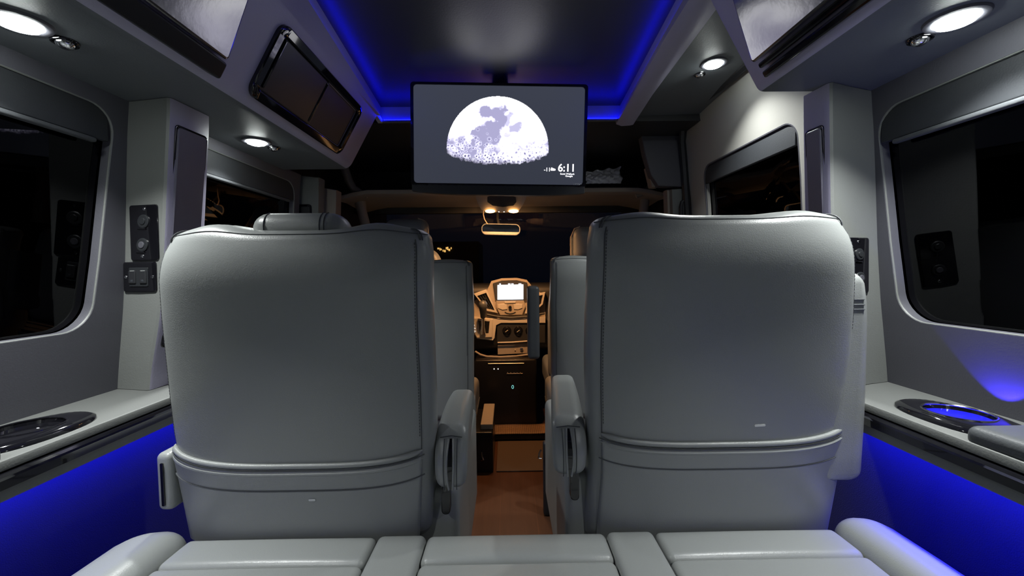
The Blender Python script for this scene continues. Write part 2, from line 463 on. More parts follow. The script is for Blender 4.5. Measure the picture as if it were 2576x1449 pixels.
LO = overhead(-1, YB, 1.665, 'grey overhead cabinet along the left with black doors', .022)
RO = overhead(1, YB, .967, 'short grey overhead cabinet on the right beside the sliding door', .010)

def face_pt(side, y, s, d=0):
    """on the slanted cabinet face: s up the face from its lower edge, d out towards the aisle"""
    nrm = Vector((-fdir.z, 0, fdir.x)) if fdir.z > 0 else Vector((fdir.z, 0, -fdir.x))
    if nrm.z > 0: nrm = -nrm
    p = PB + fdir*s + nrm*d
    return Vector((side*p.x, y, p.z))
def face_plate(bm, side, y0, y1, s0, s1, d, t, r=.02, bev=.004):
    n = 6
    def ring(dd, k):
        return [face_pt(side, (y0+y1)/2+x, (s0+s1)/2+y, dd) for x, y in rrect(y1-y0-2*k, s1-s0-2*k, max(r-k, .001), n)]
    loft(bm, [ring(d-.004, 0), ring(d+t-bev, 0), ring(d+t-bev*.3, bev*.3), ring(d+t, bev)])
def face_frame(bm, side, y0, y1, s0, s1, w, d, t, r=.03, ri=.01):
    n = 6
    def ring(dd, k, rr): return [face_pt(side, (y0+y1)/2+x, (s0+s1)/2+y, dd) for x, y in rrect(y1-y0-2*k, s1-s0-2*k, rr, n)]
    rings = [ring(d-.004, 0, r), ring(d+t-.003, 0, r), ring(d+t, .003, r), ring(d+t, w-.003, ri), ring(d+t-.003, w, ri), ring(d-.004, w, ri)]
    loft(bm, rings, True, False, False)
FH = (PT-PB).length
# left: big lacquer door towards the back, framed sliding-door locker further forward
def lacquer_door(par, side, y0, y1, s0, s1, label, tl=.034):
    bm = B(); n = 6
    def ring(dd, k):
        out = []
        for x, y in rrect(y1-y0-2*k, s1-s0-2*k, max(.010-k, .001), n):
            q = (y+(s1-s0)/2)/(s1-s0); out.append(face_pt(side, (y0+y1)/2+x, (s0+s1)/2+y, dd+tl*(1-q)-.006))
        return out
    loft(bm, [ring(-.016, 0), ring(.003, 0), ring(.005, .002), ring(.006, .005)]); return O('door', bm, gloss2, par, ang=20, label=label)
lacquer_door(LO, -1, .10, .885, .054, .235, 'large glossy black door', .025)
bm = B(); face_plate(bm, -1, .10, .896, .013, .050, .002, .016, .006); O('door_rail', bm, satin_b, LO)
bm = B(); face_frame(bm, -1, .995, 1.525, .022, .212, .024, .001, .010); O('door_frame', bm, gloss, LO, label='black rounded locker frame')
for (a, b_, dd) in ((1.020, 1.28, .003), (1.255, 1.50, .000)):
    bm = B(); face_plate(bm, -1, a, b_, .047, .188, dd-.002, .003, .008); q = O('sliding_door', bm, dark_m if dd == 0 else locker_m, LO)
    bm = B(); face_plate(bm, -1, a+.006, a+.016, .055, .184, dd+.001, .006, .004); O('door_pull', bm, gloss, q)
# right: lacquer door with a two-bar rail
lacquer_door(RO, 1, .05, .900, .054, .235, 'glossy black door catching the light')
for s0, s1 in ((.036, .049), (.014, .030)):
    bm = B(); face_plate(bm, 1, .10, .905, s0, s1, .002, .018, .005); O('door_rail', bm, gloss, RO)

# forward right soffit above the sliding door
bm = B()
def fsof(y):
    z = zlip(y); z2 = zd(y); m = min(z-.014, z2-.004)
    return [Vector((x, y, q)) for x, q in ((.474, z), (.476, m+.004), (.498, m-.004), (.53, m-.002), (.546, m+.001), (.562, z2), (.70, z2+.003), (.87, z2+.008), (.87, 1.80), (.50, 1.80), (.50, z))]
loft(bm, [fsof(y) for y in (.975, 1.0, 1.2, 1.4, 1.6, YC+.015)])
loft(bm, [[Vector((x, y, z)) for x, z in ((.562, zd(y)), (.87, zd(y)+.008), (.87, 1.80), (.562, 1.80))] for y in (YC+.0155, 1.94)])
lit_face_split(struct('trim_2', bm, cab_m, 'dark soffit above the sliding door', ang=35))
# roof over the front and the bulkhead beyond the cove
bm = B(); box(bm, (-.95, YC+.016, 1.655), (.95, 2.62, 1.70)); box(bm, (-.95, 2.60, 1.40), (.95, 2.64, 1.70))
box(bm, (-.95, YC+.016, 1.69), (.95, YC+.03, 1.79))
struct('trim_3', bm, dark_m, 'dark roof lining over the front cab', smooth=False)

# ------------------------------------------------------------------ downlights and swivel nozzles
def downlight(p, label, power, grp='downlights in the overhead trim', base=None):
    if base is None:
        t = thing('downlight', label, 'ceiling light', (0, 0, 0), grp)
        bm = B(); lathe(bm, [(.0285, .002), (.0295, -.004), (.034, -.005), (.039, -.004), (.041, -.001), (.041, .002)], n=40)
        O('trim_ring', bm, vinyl, t)
        bm = B(); lathe(bm, [(.0290, .001), (.0288, -.002), (.024, -.009), (.014, -.0125), (.004, -.0135)], n=40); O('lens', bm, lamp_e, t)
    else:
        t = copy_tree(base); t['label'] = label
    t.location = p
    area_light('downlight_lamp', (p[0], p[1], p[2]-.015), (0, 0, 0), 'DISK', .055, 0, (.97, 1, .985), power, 2.0)
    return t
PW = 4.0
pL1 = at(45, 52, 'Z', ZS); pL2 = at(645, 355, 'Z', ZS); pR1 = at(2405, 45, 'Z', ZS); pR2 = at(1795, 159, 'Z', 1.70)
d0 = downlight(pL1, 'bright round downlight over the left rear window', PW)
downlight(pL2, 'small bright downlight beside the black sliding locker', PW, base=d0)
downlight(pR1, 'bright round downlight over the right rear window', PW, base=d0)
downlight(pR2, 'small bright downlight above the sliding door', PW, base=d0)
for sx in (-1, 1):
    downlight((sx*.74, .02, ZS), 'round downlight above the rear bench on the %s' % ('left' if sx < 0 else 'right'), PW, base=d0)

def nozzle(p, label, base=None):
    if base is None:
        t = thing('swivel_nozzle', label, 'air nozzle', (0, 0, 0), 'chrome nozzles beside the downlights')
        bm = B(); lathe(bm, [(.014, .003), (.0155, -.004), (.018, -.005), (.0195, -.0015), (.0195, .003)], n=28); O('ring', bm, gloss, t)
        bm = B()
        lathe(bm, [(.0001, .0), (.0135, -.001), (.0130, -.006), (.0105, -.0105), (.006, -.013), (.0001, -.0132)], n=24); O('eyeball', bm, chrome, t)
    else:
        t = copy_tree(base); t['label'] = label
    t.location = p; return t
n0 = nozzle(at(163, 103, 'Z', ZS), 'chrome nozzle just ahead of the left rear downlight')
nozzle(at(688, 370, 'Z', ZS), 'small chrome nozzle beside the downlight by the locker', n0)
nozzle(at(2315, 95, 'Z', ZS), 'bright chrome nozzle just ahead of the right rear downlight', n0)
nozzle(at(1760, 185, 'Z', 1.698), 'small nozzle by the downlight above the sliding door', n0)

# ------------------------------------------------------------------ pillars with inset panels
def smoothrows(rows): return rows
def pillar(side, rows_in, rows_out, y_in, y_out, y_front, label, panel_z):
    t = thing('pillar_cover', label, 'pillar', (side*.8, y_in, ZL))
    zs = [ZL+.001 + (ZS-ZL-.002)*k/24 for k in range(25)]
    tin = smooth_tab([(p.z, abs(p.x)) for p in rows_in]); tout = smooth_tab([(p.z, abs(p.x)) for p in rows_out])
    rings = []
    for z in zs:
        xi = interp(tin, z); xo = interp(tout, z); r = .008
        ring = [(xo+.03, y_out), (xo, y_out), ((xo+xi)/2, (y_out+y_in)/2), (xi+r, y_in), (xi+r*.3, y_in+r*.3), (xi, y_in+r), (xi-.004, y_front-r), (xi, y_front-r*.2), (xi+r, y_front), (xo+.03, y_front)]
        rings.append([Vector((side*x, y, z)) for x, y in ring])
    bm = B(); loft(bm, rings); pb = O('pillar_body', bm, vinyl_lt, t, ang=35); pb.data.materials.append(cab_m)
    for p in pb.data.polygons:
        if p.normal.x*side < -.8: p.material_index = 1  # aisle-facing side coloured lavender to stand in for light falling on it
    z0, z1 = panel_z
    # long inset on the aisle face: dark channel and a raised panel
    def fp(y, z, d): return Vector((side*(interp(tin, z)-.004*(y-y_in)/(y_front-y_in)-d), y, z))
    ya, yb = y_in+.014, y_front-.012
    def ring(k, d, r): return [fp((ya+yb)/2+x, (z0+z1)/2+y, d) for x, y in rrect(yb-ya-2*k, z1-z0-2*k, r, 5)]
    def dens(R): return R
    bm = B(); loft(bm, [ring(0, -.004, .010), ring(0, .0012, .010), ring(.001, .0018, .010), ring(.004, .0012, .008)], True, False, True); O('channel', bm, gloss, t)
    bm = B(); loft(bm, [ring(.0058, 0, .008), ring(.0058, .004, .008), ring(.0075, .0055, .007)], True, False, True); O('inset_panel', bm, inset_m, t)
    return t, tin, tout
yinL = .972
rin = [at(430, 250, 'Y', yinL), at(421, 450, 'Y', yinL), at(414, 620, 'Y', yinL), at(407, 764, 'Y', yinL), at(394, 860, 'Y', yinL), at(379, 939, 'Y', yinL), at(374, 981, 'Y', yinL)]
yoL = .995
rout = [at(325, 260, 'Y', yoL), at(316, 450, 'Y', yoL), at(308, 640, 'Y', yoL), at(303, 740, 'Y', yoL), at(290, 850, 'Y', yoL), at(269, 956, 'Y', yoL), at(265, 981, 'Y', yoL)]
PL, tinL, toutL = pillar(-1, rin, rout, yinL, yoL, 1.096, 'pale grey pillar on the left carrying two black plates', (.87, 1.395))
yinR = .915; yoR = .962
rin = [at(2085, 208, 'Y', yinR), at(2088, 450, 'Y', yinR), at(2092, 650, 'Y', yinR), at(2100, 800, 'Y', yinR), at(2120, 960, 'Y', yinR)]
rout = [at(2193, 240, 'Y', yoR), at(2201, 450, 'Y', yoR), at(2208, 650, 'Y', yoR), at(2216, 760, 'Y', yoR), at(2228, 870, 'Y', yoR), at(2241, 957, 'Y', yoR)]
PR, tinR, toutR = pillar(1, rin, rout, yinR, yoR, .995, 'pale grey pillar on the right between rear window and sliding door', (.87, 1.365))

# ------------------------------------------------------------------ side ledges with rail, cup holder and pad
def ledge(side, y1, label, lit):
    t = thing('side_ledge', label, 'ledge', (side*.82, .3, ZL))
    xi, xo = .738, W(ZL)+.01
    bm = B()
    pr = [(xo, ZL), (xi+.006, ZL), (xi+.002, ZL-.002), (xi, ZL-.006), (xi, ZL-.016), (xi+.012, ZL-.018), (xo, ZL-.018)]
    loft(bm, [[Vector((side*x, y, z)) for x, z in pr] for y in (YB, .2, .6, y1)]); O('ledge_top', bm, ledge_m, t, ang=30)
    bm = B()
    pr = [(xi+.004, ZL-.018), (xi-.003, ZL-.020), (xi-.006, ZL-.024), (xi-.004, ZL-.029), (xi+.002, ZL-.031), (xi+.003, ZL-.046), (xi+.03, ZL-.046), (xi+.03, ZL-.018)]
    loft(bm, [[Vector((side*x, y, z)) for x, z in pr] for y in (YB, .2, .6, y1)]); O('rail', bm, gloss, t, ang=30, label='black gloss rail')
    bm = B()
    pr = [(xi+.003, ZL-.046), (xi+.001, ZL-.050), (xi+.001, ZR), (xi+.004, ZR-.001), (xi+.03, ZR), (xi+.03, ZL-.046)]
    loft(bm, [[Vector((side*x, y, z)) for x, z in pr] for y in (YB, .2, .6, y1)]); O('lower_lip', bm, vinyl_lt, t, ang=30)
    return t
LL = ledge(-1, 1.75, 'grey leather ledge under the left rear window with black rail', False)
RL = ledge(1, 1.0, 'grey leather ledge under the right rear window with blue-lit cup holder', True)
led('light_strip', [(-.854, YB+.05, ZR+.006), (-.854, 1.70, ZR+.006)], blue_low, 'blue light strip hidden below the left ledge', .008)
led('light_strip', [(.854, YB+.05, ZR+.006), (.854, .98, ZR+.006)], blue_low, 'blue light strip hidden below the right ledge', .008)

for sd, ya, yb, e, an in ((-1, YB+.05, 1.70, 6.5, .36), (1, YB+.05, .98, 8.0, .06)):
    q = (0, -sd*an, 0)
    area_light('ledge_led', (sd*.825, (ya+yb)/2, ZR+.004), q, 'RECTANGLE', .008, yb-ya, (.004, .006, 1), e, 2.1)
def cup_holder(parent, side, c, lit):
    # elongated gloss bezel round a round well
    g = ZL
    bm = B()
    def ring(a, b, dz, e=2.3): 
        return [Vector((c[0]+a*math.copysign(abs(K_(t))**(2/e), K_(t)), c[1]+b*math.copysign(abs(S_(t))**(2/e), S_(t)), g+dz)) for t in [2*PI*k/48 for k in range(48)]]
    w = .046
    rings = [ring(.062, .098, -.001), ring(.061, .096, .006), ring(.057, .088, .010), ring(w+.004, w+.004, .014, 2), ring(w, w, .013, 2), ring(w-.002, w-.002, .004, 2)]
    loft(bm, rings, True, False, False)
    q = O('cup_holder', bm, gloss, parent, ang=50)
    bm = B(); lathe(bm, [(w-.002, .006), (w-.003, -.004), (w-.004, -.012), (.001, -.0125)], (c[0], c[1], g), n=40)
    O('cup_well', bm, gloss if not lit else mat('blue translucent cup', (.01, .01, .25), .25, emit=(.003, .004, 1), es=.5), q)
    bm = B(); pts = [(c[0]+(w+.001)*K_(2*PI*k/40), c[1]+(w+.001)*S_(2*PI*k/40), g+.0135) for k in range(40)]
    tube(bm, pts, .002, 6, True); O('cup_ring', bm, chrome if lit else gloss, q)
cL = at(70, 1082, 'Z', ZL+.008); cR = at(2410, 1042, 'Z', ZL+.010)
cup_holder(LL, -1, cL, False); cup_holder(RL, 1, cR, True)
# upward blue glow from the right cup holder onto the wall
sp = bpy.data.lights.new('cup_lamp', 'SPOT'); sp.energy = 1.3; sp.color = (.05, .03, 1); sp.spot_size = 1.55; sp.spot_blend = .12; sp.shadow_soft_size = .004
so = bpy.data.objects.new('cup_lamp', sp); C.objects.link(so); so.location = (W(.8)-.032, .728, ZL+.0165)
so.rotation_euler = Vector((-.36, 0, -1)).to_track_quat('Z', 'Y').to_euler()

def pad(parent, side, y0, y1, x0, x1):
    bm = B()
    def f(p):
        k = (p.y-y0)/(y1-y0)
        p = p.copy(); p.z -= .006*max(0, k-.6)/.4
        return p
    rbox(bm, (min(side*x0, side*x1), y0, ZL-.004), (max(side*x0, side*x1), y1, ZL+.030), .014, 6, f)
    O('arm_pad', bm, leather_dk, parent, label='charcoal padded arm rest')
pad(LL, -1, -.10, .622, .742, .86); pad(RL, 1, -.10, .640, .742, .875)

# ------------------------------------------------------------------ socket and switch plates
def rear_frame(t, z, sd, tin, tout, y_in, y_out, fx):
    """point and axes on a pillar's rear face; fx 0 outer .. 1 inner"""
    xi, xo = interp(tin, z), interp(tout, z)
    p = Vector((sd*(xo+(xi-xo)*fx), y_out+(y_in-y_out)*fx, z))
    u = (Vector((sd*xi, y_in, z))-Vector((sd*xo, y_out, z))).normalized()
    if u.x < 0: u = -u
    z2 = z+.05; p2 = Vector((sd*(interp(tout, z2)+(interp(tin, z2)-interp(tout, z2))*fx), y_out+(y_in-y_out)*fx, z2))
    return p, u, (p2-p).normalized()
def socket_plate(label, p, u, v, w, h, nsock, kind):
    n = u.cross(v).normalized()
    t = thing(kind, label, 'socket plate' if kind == 'socket_plate' else 'switch plate', p)
    bm = B(); plate(bm, p-n*.002, u, v, w, h, .007, .007, .003); O('plate', bm, gloss, t, ang=30)
    f = p+n*.005
    def disc(bm, c, r, hgt, seg=20):
        lo = [c+(u*K_(2*PI*k/seg)+v*S_(2*PI*k/seg))*r for k in range(seg)]
        loft(bm, [lo, [q+n*hgt*.7 for q in lo], [c+(q-c)*.85+n*hgt for q in lo]])
    if kind == 'socket_plate':
        for i in range(2):
            cz = f+v*(h*(.20 if i == 0 else -.22))
            bm = B(); disc(bm, cz, w*.20, .003); so_ = O('socket_cap', bm, plug, t)
            bm = B(); disc(bm, cz+n*.003, w*.10, .002); O('socket_core', bm, vinyl if i else plug, so_)
            bm = B(); tube(bm, [cz-v*h*.125-u*w*.20+n*.001, cz-v*h*.135+u*w*.1+n*.001], .0016, 8); O('cap_hinge', bm, gloss, so_)
        for s in (.42, -.42):
            bm = B(); disc(bm, f+v*h*s, .0035, .0015, 12); O('screw', bm, chrome, t)
    else:
        bm = B(); plate(bm, f, u, v, w*.56, h*.62, .003, .002, .001); O('rocker_frame', bm, plug, t)
        for s in (-.16, .16):
            bm = B(); plate(bm, f+u*w*s+n*.001, u, v, w*.20, h*.42, .002, .004, .0015); r_ = O('rocker', bm, dark_m, t)
            bm = B(); plate(bm, f+u*w*s+v*h*.20+n*.004, u, v, w*.13, h*.03, .0004, .001, .0003); O('indicator', bm, leather, r_)
            bm = B(); plate(bm, f+u*w*s-v*h*.12+n*.004, u, v, w*.09, h*.07, .0008, .001, .0003); O('legend', bm, leather_fr, r_)
        for s in (-.40, .40):
            bm = B(); disc(bm, f+u*w*s, .0035, .0015, 12); O('screw', bm, chrome, t)
    return t
def plate_on(img, w_img, h_img, sd, tin, tout, yi, yo, label, kind):
    c = at(img[0], img[1], 'Y', (yi+yo)/2); fx = (abs(c.x)-interp(tout, c.z))/(interp(tin, c.z)-interp(tout, c.z))
    p, u, v = rear_frame(None, c.z, sd, tin, tout, yi, yo, fx)
    k = (yi+yo)/2/F
    return socket_plate(label, p, u, v, w_img*k, h_img*k, 2, kind)
plate_on((367, 586), 84, 138, -1, tinL, toutL, yinL, yoL, 'tall black plate with two round sockets on the left pillar', 'socket_plate')
plate_on((355, 697), 100, 76, -1, tinL, toutL, yinL, yoL, 'wide black switch plate with two rockers below the sockets', 'switch_plate')
plate_on((2158, 668), 74, 142, 1, tinR, toutR, yinR, yoR, 'tall black socket plate on the right pillar, half behind the chair', 'socket_plate')

# ------------------------------------------------------------------ captain chairs
def sgn(a, e): return math.copysign(abs(a)**e, a)
class Back:
    """a padded seat back: superellipse slices, Y = rear centre line"""
    def __init__(s, rows, yr, br=.060, bf=.065, n=3.4, top=None, bump=.010, rt_=.022, curl=.028):
        s.xl = smooth_tab([(z, a) for z, a, b in rows], 90, .12); s.xr = smooth_tab([(z, b) for z, a, b in rows], 90, .12)
        s.yr = yr; s.br, s.bf, s.n = br, bf, n; s.z0 = rows[-1][0]; s.z1 = rows[0][0]; s.bump = bump; s.rt = rt_; s.curl = curl
        if s.z0 > s.z1: s.z0, s.z1 = s.z1, s.z0
    def Y(s, z): return s.yr(z)+s.curl*max(0, (z-s.z1+.10)/.10)**2
    def pt(s, th, z, off=0, kx=1, ky=1):
        a, b = interp(s.xl, z), interp(s.xr, z); xc = (a+b)/2; hw = (b-a)/2
        c, sn = K_(th), S_(th); e = 2/s.n
        bb = s.br if sn < 0 else s.bf
        x = xc+(hw*kx+off)*sgn(c, e); y = s.Y(z)+s.br+(bb*ky+off)*sgn(sn, e)
        return Vector((x, y, z))
    def shoulder(s, th, ph, off=0):
        zt = s.z1-s.rt; p = s.pt(th, zt, -s.rt*(1-K_(ph))+off); a, b = interp(s.xl, zt), interp(s.xr, zt)
        u = (p.x-(a+b)/2)/((b-a)/2); z = zt+s.rt*S_(ph); p.y += s.Y(z)-s.Y(zt)
        p.z = z + s.bump*S_(ph)*(math.exp(-((abs(u)-.62)/.22)**2)-.15); return p
    def rings(s, N=72):
        out = []; zt = s.z1-s.rt; M_ = 34
        # bottom rounding
        for k in range(4):
            ph = PI/2*k/4
            out.append([s.pt(2*PI*i/N, s.z0+.02*(1-K_(PI/2-ph)) if False else s.z0+.02*S_(ph), 0, 1-.03*(1-S_(ph)), .6+.4*S_(ph)) for i in range(N)])
        for k in range(M_+1):
            z = s.z0+.02+(zt-s.z0-.02)*k/M_
            out.append([s.pt(2*PI*i/N, z) for i in range(N)])
        for k in range(1, 9):
            ph = PI/2*k/8; z = zt+s.rt*S_(ph); ins = s.rt*(1-K_(ph))
            ring = []
            for i in range(N):
                p = s.pt(2*PI*i/N, zt, -ins); a, b = interp(s.xl, zt), interp(s.xr, zt)
                u = (p.x-(a+b)/2)/((b-a)/2)
                p.y += s.Y(z)-s.Y(zt)
                p.z = z + s.bump*S_(ph)*(math.exp(-((abs(u)-.62)/.22)**2)-.15)
                ring.append(p)
            out.append(ring)
        # gently domed lid
        a, b = interp(s.xl, zt), interp(s.xr, zt); last = out[-1]
        cen = sum(last, Vector())/N
        for f_ in (.75, .5, .25):
            ring = []
            for p in last:
                q = Vector((cen.x+(p.x-cen.x)*(f_+.25*(1-f_)), cen.y+(p.y-cen.y)*f_, 0)); u = (q.x-(a+b)/2)/((b-a)/2)
                q.z = s.z1+.004*(1-f_) + s.bump*(math.exp(-((abs(u)-.62)/.22)**2)-.15); ring.append(q)
            out.append(ring)
        return out
def seat_back(t, bk, m, zp=None, sag=.012, aisle=0, stitch=True, rear=True):
    bm = B(); loft(bm, bk.rings()); O('backrest', bm, m, t, ang=60)
    if not rear: return
    # top seam across the rear
    if stitch:
        zt = bk.z1-bk.rt+.001
        bm = B(); tube(bm, [bk.shoulder(PI+PI*(.04+.92*k/60), .60, .0006) for k in range(61)], .0010, 6); O('top_seam', bm, thread, t)
        for sd in ((-1, 1)):
            th = 1.5*PI+sd*PI*(.325 if sd == aisle else .435)
            bm = B(); tube(bm, [bk.pt(th, bk.z0+.03+(zt-bk.z0-.03)*k/50, .0006) for k in range(51)], .0010, 6); O('side_seam', bm, thread, t)
            # row of stitches along the corner
            bm = B()
            for k in range(60):
                z = zt-.006-k*.0062
                if z < bk.z0+.05: break
                a = bk.pt(th-sd*.035, z, .0004); b = bk.pt(th-sd*.035, z-.0036, .0004)
                tube(bm, [a, b], .0009, 4)
            O('stitching', bm, thread, t)
            # corner tuck seams at the shoulder
            bm = B()
            for kk in (0, 1):
                pts = []
                for k in range(9):
                    ph = PI/2*k/8; zz = bk.z1-bk.rt
                    p = bk.pt(1.5*PI+sd*PI*(.36+.02*kk), zz, -bk.rt*(1-K_(ph))+.0004)
                    p.z = zz+bk.rt*S_(ph); pts.append(p)
                tube(bm, pts, .0012, 5)
            O('shoulder_seam', bm, thread, t)
    if zp is not None:
        # map pocket: a second skin over the lower rear, its top edge piped
        lo_, hi_ = PI*(1.175 if aisle == -1 else 1.062), PI*(1.825 if aisle == 1 else 1.938)
        zc = lambda th: zp - sag*abs(S_(th))**1.3
        bm = B()
        def g(u, v):
            th = lo_+(hi_-lo_)*u; zt = zc(th)
            k = min(1, v/.05)*min(1, u/.03, (1-u)/.03); return bk.pt(th, zt+(bk.z0+.012-zt)*v, .0015+.0075*k*(1-.75*v))
        grid(bm, 60, 26, g); O('pocket_panel', bm, m, t, ang=80)
        bm = B(); tube(bm, [bk.pt(lo_+(hi_-lo_)*k/60, zc(lo_+(hi_-lo_)*k/60)+.003, .003) for k in range(61)], [.0054*min(1, .25+k/5, .25+(60-k)/5) for k in range(61)], 10); O('piping', bm, m, t)
        bm = B(); tube(bm, [bk.pt(lo_+(hi_-lo_)*k/60, zc(lo_+(hi_-lo_)*k/60)-.012, .0055) for k in range(61)], [.0046*min(1, .2+k/6, .2+(60-k)/6) for k in range(61)], 8); O('piping', bm, m, t)
        bm = B(); tube(bm, [bk.pt(lo_+(hi_-lo_)*k/60, zc(lo_+(hi_-lo_)*k/60)-.046, .0085) for k in range(61)], .0012, 6); O('pocket_seam', bm, thread, t)
        bm = B(); tube(bm, [bk.pt(lo_+(hi_-lo_)*k/60, zc(lo_+(hi_-lo_)*k/60)-.0045, .0075) for k in range(61)], .0012, 6); O('pocket_seam', bm, thread, t)

def armrest(t, xa, xb, y0, y1, zb, zt, skew, m, slot=True):
    """aisle armrest lying forward from the back; its near end face carries a zipped slot"""
    bm = B(); h = zt-zb; w = xb-xa
    def f(p):
        p = p.copy(); k = (p.y-y0)/(y1-y0); q = (p.z-zb)/h
        p.x += skew*k
        c = (xa+xb)/2+skew*k
        p.x = c+(p.x-c)*(1-.16*k**2)*(1+.06*S_(min(1, q)*PI) - .05*(1-q))
        p.z += .010*S_(k*PI)+.004*k + (1-q)*h*.45*k
        p.y -= .016*S_(max(0, min(1, q))*PI)*(1-k) - .028*q*q*(1-k)
        return p
    rbox(bm, (xa, y0, zb), (xb, y1, zt), .020, 10, f); a = O('armrest', bm, m, t)
    if slot:
        xc = (xa+xb)/2
        def fp(x, q, d): 
            return f(Vector((x, y0, zb+h*q)))+Vector((0, -d, 0))
        bm = B(); qs = [.05+.80*k/14 for k in range(15)]
        loft(bm, [[fp(xc-.0012-.0032*S_(PI*(q-.02)/.9), q, .0005), fp(xc+.0012+.0032*S_(PI*(q-.02)/.9), q, .0005), fp(xc+.003, q, -.006), fp(xc-.003, q, -.006)] for q in qs]); O('zip_slot', bm, gloss, a)
        for s in (-1, 1):
            bm = B(); tube(bm, [fp(xc+s*(.0035+.0032*S_(PI*(q-.02)/.9)), q, .0008) for q in qs], .0022, 6); O('welt', bm, m, a)
            bm = B(); tube(bm, [fp(xc+s*.0125, q, .0004) for q in qs], .0009, 5); O('end_seam', bm, thread, a)
        bm = B(); tube(bm, [fp(xa+.010+(w-.02)*k/10, .89-.02*abs(k-5)/5, .0006) for k in range(11)], .0011, 5); O('end_seam', bm, thread, a)
    return a
def seat_and_base(t, xa, xb, y0, y1, ztop, m, zb=.0):
    bm = B()
    def f(p):
        p = p.copy(); u = (p.x-(xa+xb)/2)/((xb-xa)/2); k = (p.y-y0)/(y1-y0)
        if p.z > ztop-.06: p.z += .022*abs(u)**4 + .015*S_(k*PI)
        return p
    rbox(bm, (xa, y0, ztop-.15), (xb, y1, ztop), .045, 8, f); O('seat_cushion', bm, m, t)
    for xx in (xa-.001, xb+.001):
        bm = B(); tube(bm, [Vector((xx, y0+.05, ztop-.085)), Vector((xx, y1-.05, ztop-.085))], .0015, 5); O('cushion_seam', bm, thread, t)
    bm = B()
    def f2(p):
        p = p.copy(); c = (xa+xb)/2; p.x = c+(p.x-c)*(1-.10*(1-(p.z-zb)/(ztop-.15-zb))); return p
    rbox(bm, (xa+.012, y0+.03, zb), (xb-.012, y1-.06, ztop-.14), .02, 4, f2); O('seat_base', bm, m, t)

YRL = lambda z: .715+.142*(1.10-z)
YRR = lambda z: .715+.142*(1.12-z)
def rows_px(px, YR, br=.06):
    out = []
    for y, xl, xr in px:
        z = 1.05
        for _ in range(4):
            z = at((xl+xr)/2, y, 'Y', YR(z)).z
        ye = YR(z)+br*.74
        out.append((z, at(xl, y, 'Y', ye).x, at(xr, y, 'Y', ye).x))
    return out
G = 'grey leather captain chairs'
# front row, left
t = thing('captain_chair', 'grey leather captain chair on the left in front of the bench, headrest raised', 'chair', (-.36, 1.05, 0), G)
rL = rows_px([(570, 448, 1050), (586, 426, 1070), (610, 412, 1080), (650, 408, 1084), (700, 407, 1085), (800, 414, 1086), (900, 424, 1090), (1000, 434, 1094), (1100, 446, 1096), (1200, 464, 1096), (1300, 480, 1092), (1380, 492, 1088)], YRL)
bkL = Back(rL, YRL, bump=.013)
seat_back(t, bkL, leather, zp=at(452, 1112, 'Y', YRL(.69)+.055).z+.006, sag=.036, aisle=1)
# headrest: rounded pillow rising from the middle of the top
bm = B(); a = at(648, 590, 'Y', .80); b = at(880, 545, 'Y', .80); zt = at(760, 538, 'Y', .80).z
def fh(p):
    p = p.copy(); k = (p.z-(zt-.13))/.13; p.y -= .018*k; return p
rbox(bm, (a.x, .775, zt-.13), (b.x, .855, zt), .034, 6, fh); hr = O('headrest', bm, leather, t)
for xx in (a.x+.034, b.x-.042, b.x-.034):
    bm = B(); tube(bm, [fh(Vector((xx, .775-.0004+.034*(1-K_(q*PI/2)), zt-.034+.034*S_(q*PI/2) if q > 0 else zt-.034+q*.08))) for q in [-1, -.5, 0, .15, .3, .45, .6, .75, .9]], .0012, 5)
    O('headrest_seam', bm, thread, hr)
armrest(t, -.129, -.066, .80, 1.085, .610, .730, -.004, leather)
bm = B(); plate(bm, (-.112, .852, .585), (1, 0, 0), (0, 0, 1), .018, .07, .008, .03); O('pivot_bracket', bm, gloss, t)
bm = B(); rbox(bm, (-.185, .842, .30), (-.088, 1.34, .600), .02, 6); O('side_valance', bm, leather, t)
bm = B(); rbox(bm, (-.668, .79, .585), (-.636, 1.05, .70), .012, 4); O('armrest', bm, leather, t)
bm = B(); plate(bm, (-.652, .789, .64), (1, 0, 0), (0, 0, 1), .006, .085, .002, .002, .0005); O('zip_slot', bm, gloss, t)
seat_and_base(t, -.63, -.135, .86, 1.38, .50, leather)
bm = B(); plate(bm, bkL.pt(1.5*PI+.02, at(766, 1263, 'Y', .77).z, .0078), (1, 0, 0), (0, 0, 1), .013, .0042, .0018, .0006, .0002); O('scuff_mark', bm, mark_m, t)
# front row, right
t = thing('captain_chair', 'grey leather captain chair on the right in front of the bench', 'chair', (.43, 1.05, 0), G)
rR = rows_px([(531, 1516, 2104), (548, 1500, 2124), (580, 1488, 2138), (620, 1484, 2143), (700, 1481, 2143), (800, 1477, 2140), (900, 1475, 2132), (1000, 1476, 2120), (1100, 1479, 2107), (1200, 1479, 2094), (1300, 1472, 2080), (1380, 1466, 2068)], YRR)
bkR = Back(rR, YRR, bump=.008)
seat_back(t, bkR, leather, zp=at(1497, 1064, 'Y', YRR(.70)+.055).z+.006, sag=.032, aisle=-1)
armrest(t, .104, .171, .80, 1.16, .634, .746, .034, leather)
bm = B(); plate(bm, (.152, .852, .610), (1, 0, 0), (0, 0, 1), .018, .07, .008, .03); O('pivot_bracket', bm, gloss, t)
bm = B(); rbox(bm, (.136, .842, .30), (.225, 1.34, .625), .02, 6); O('side_valance', bm, leather, t)
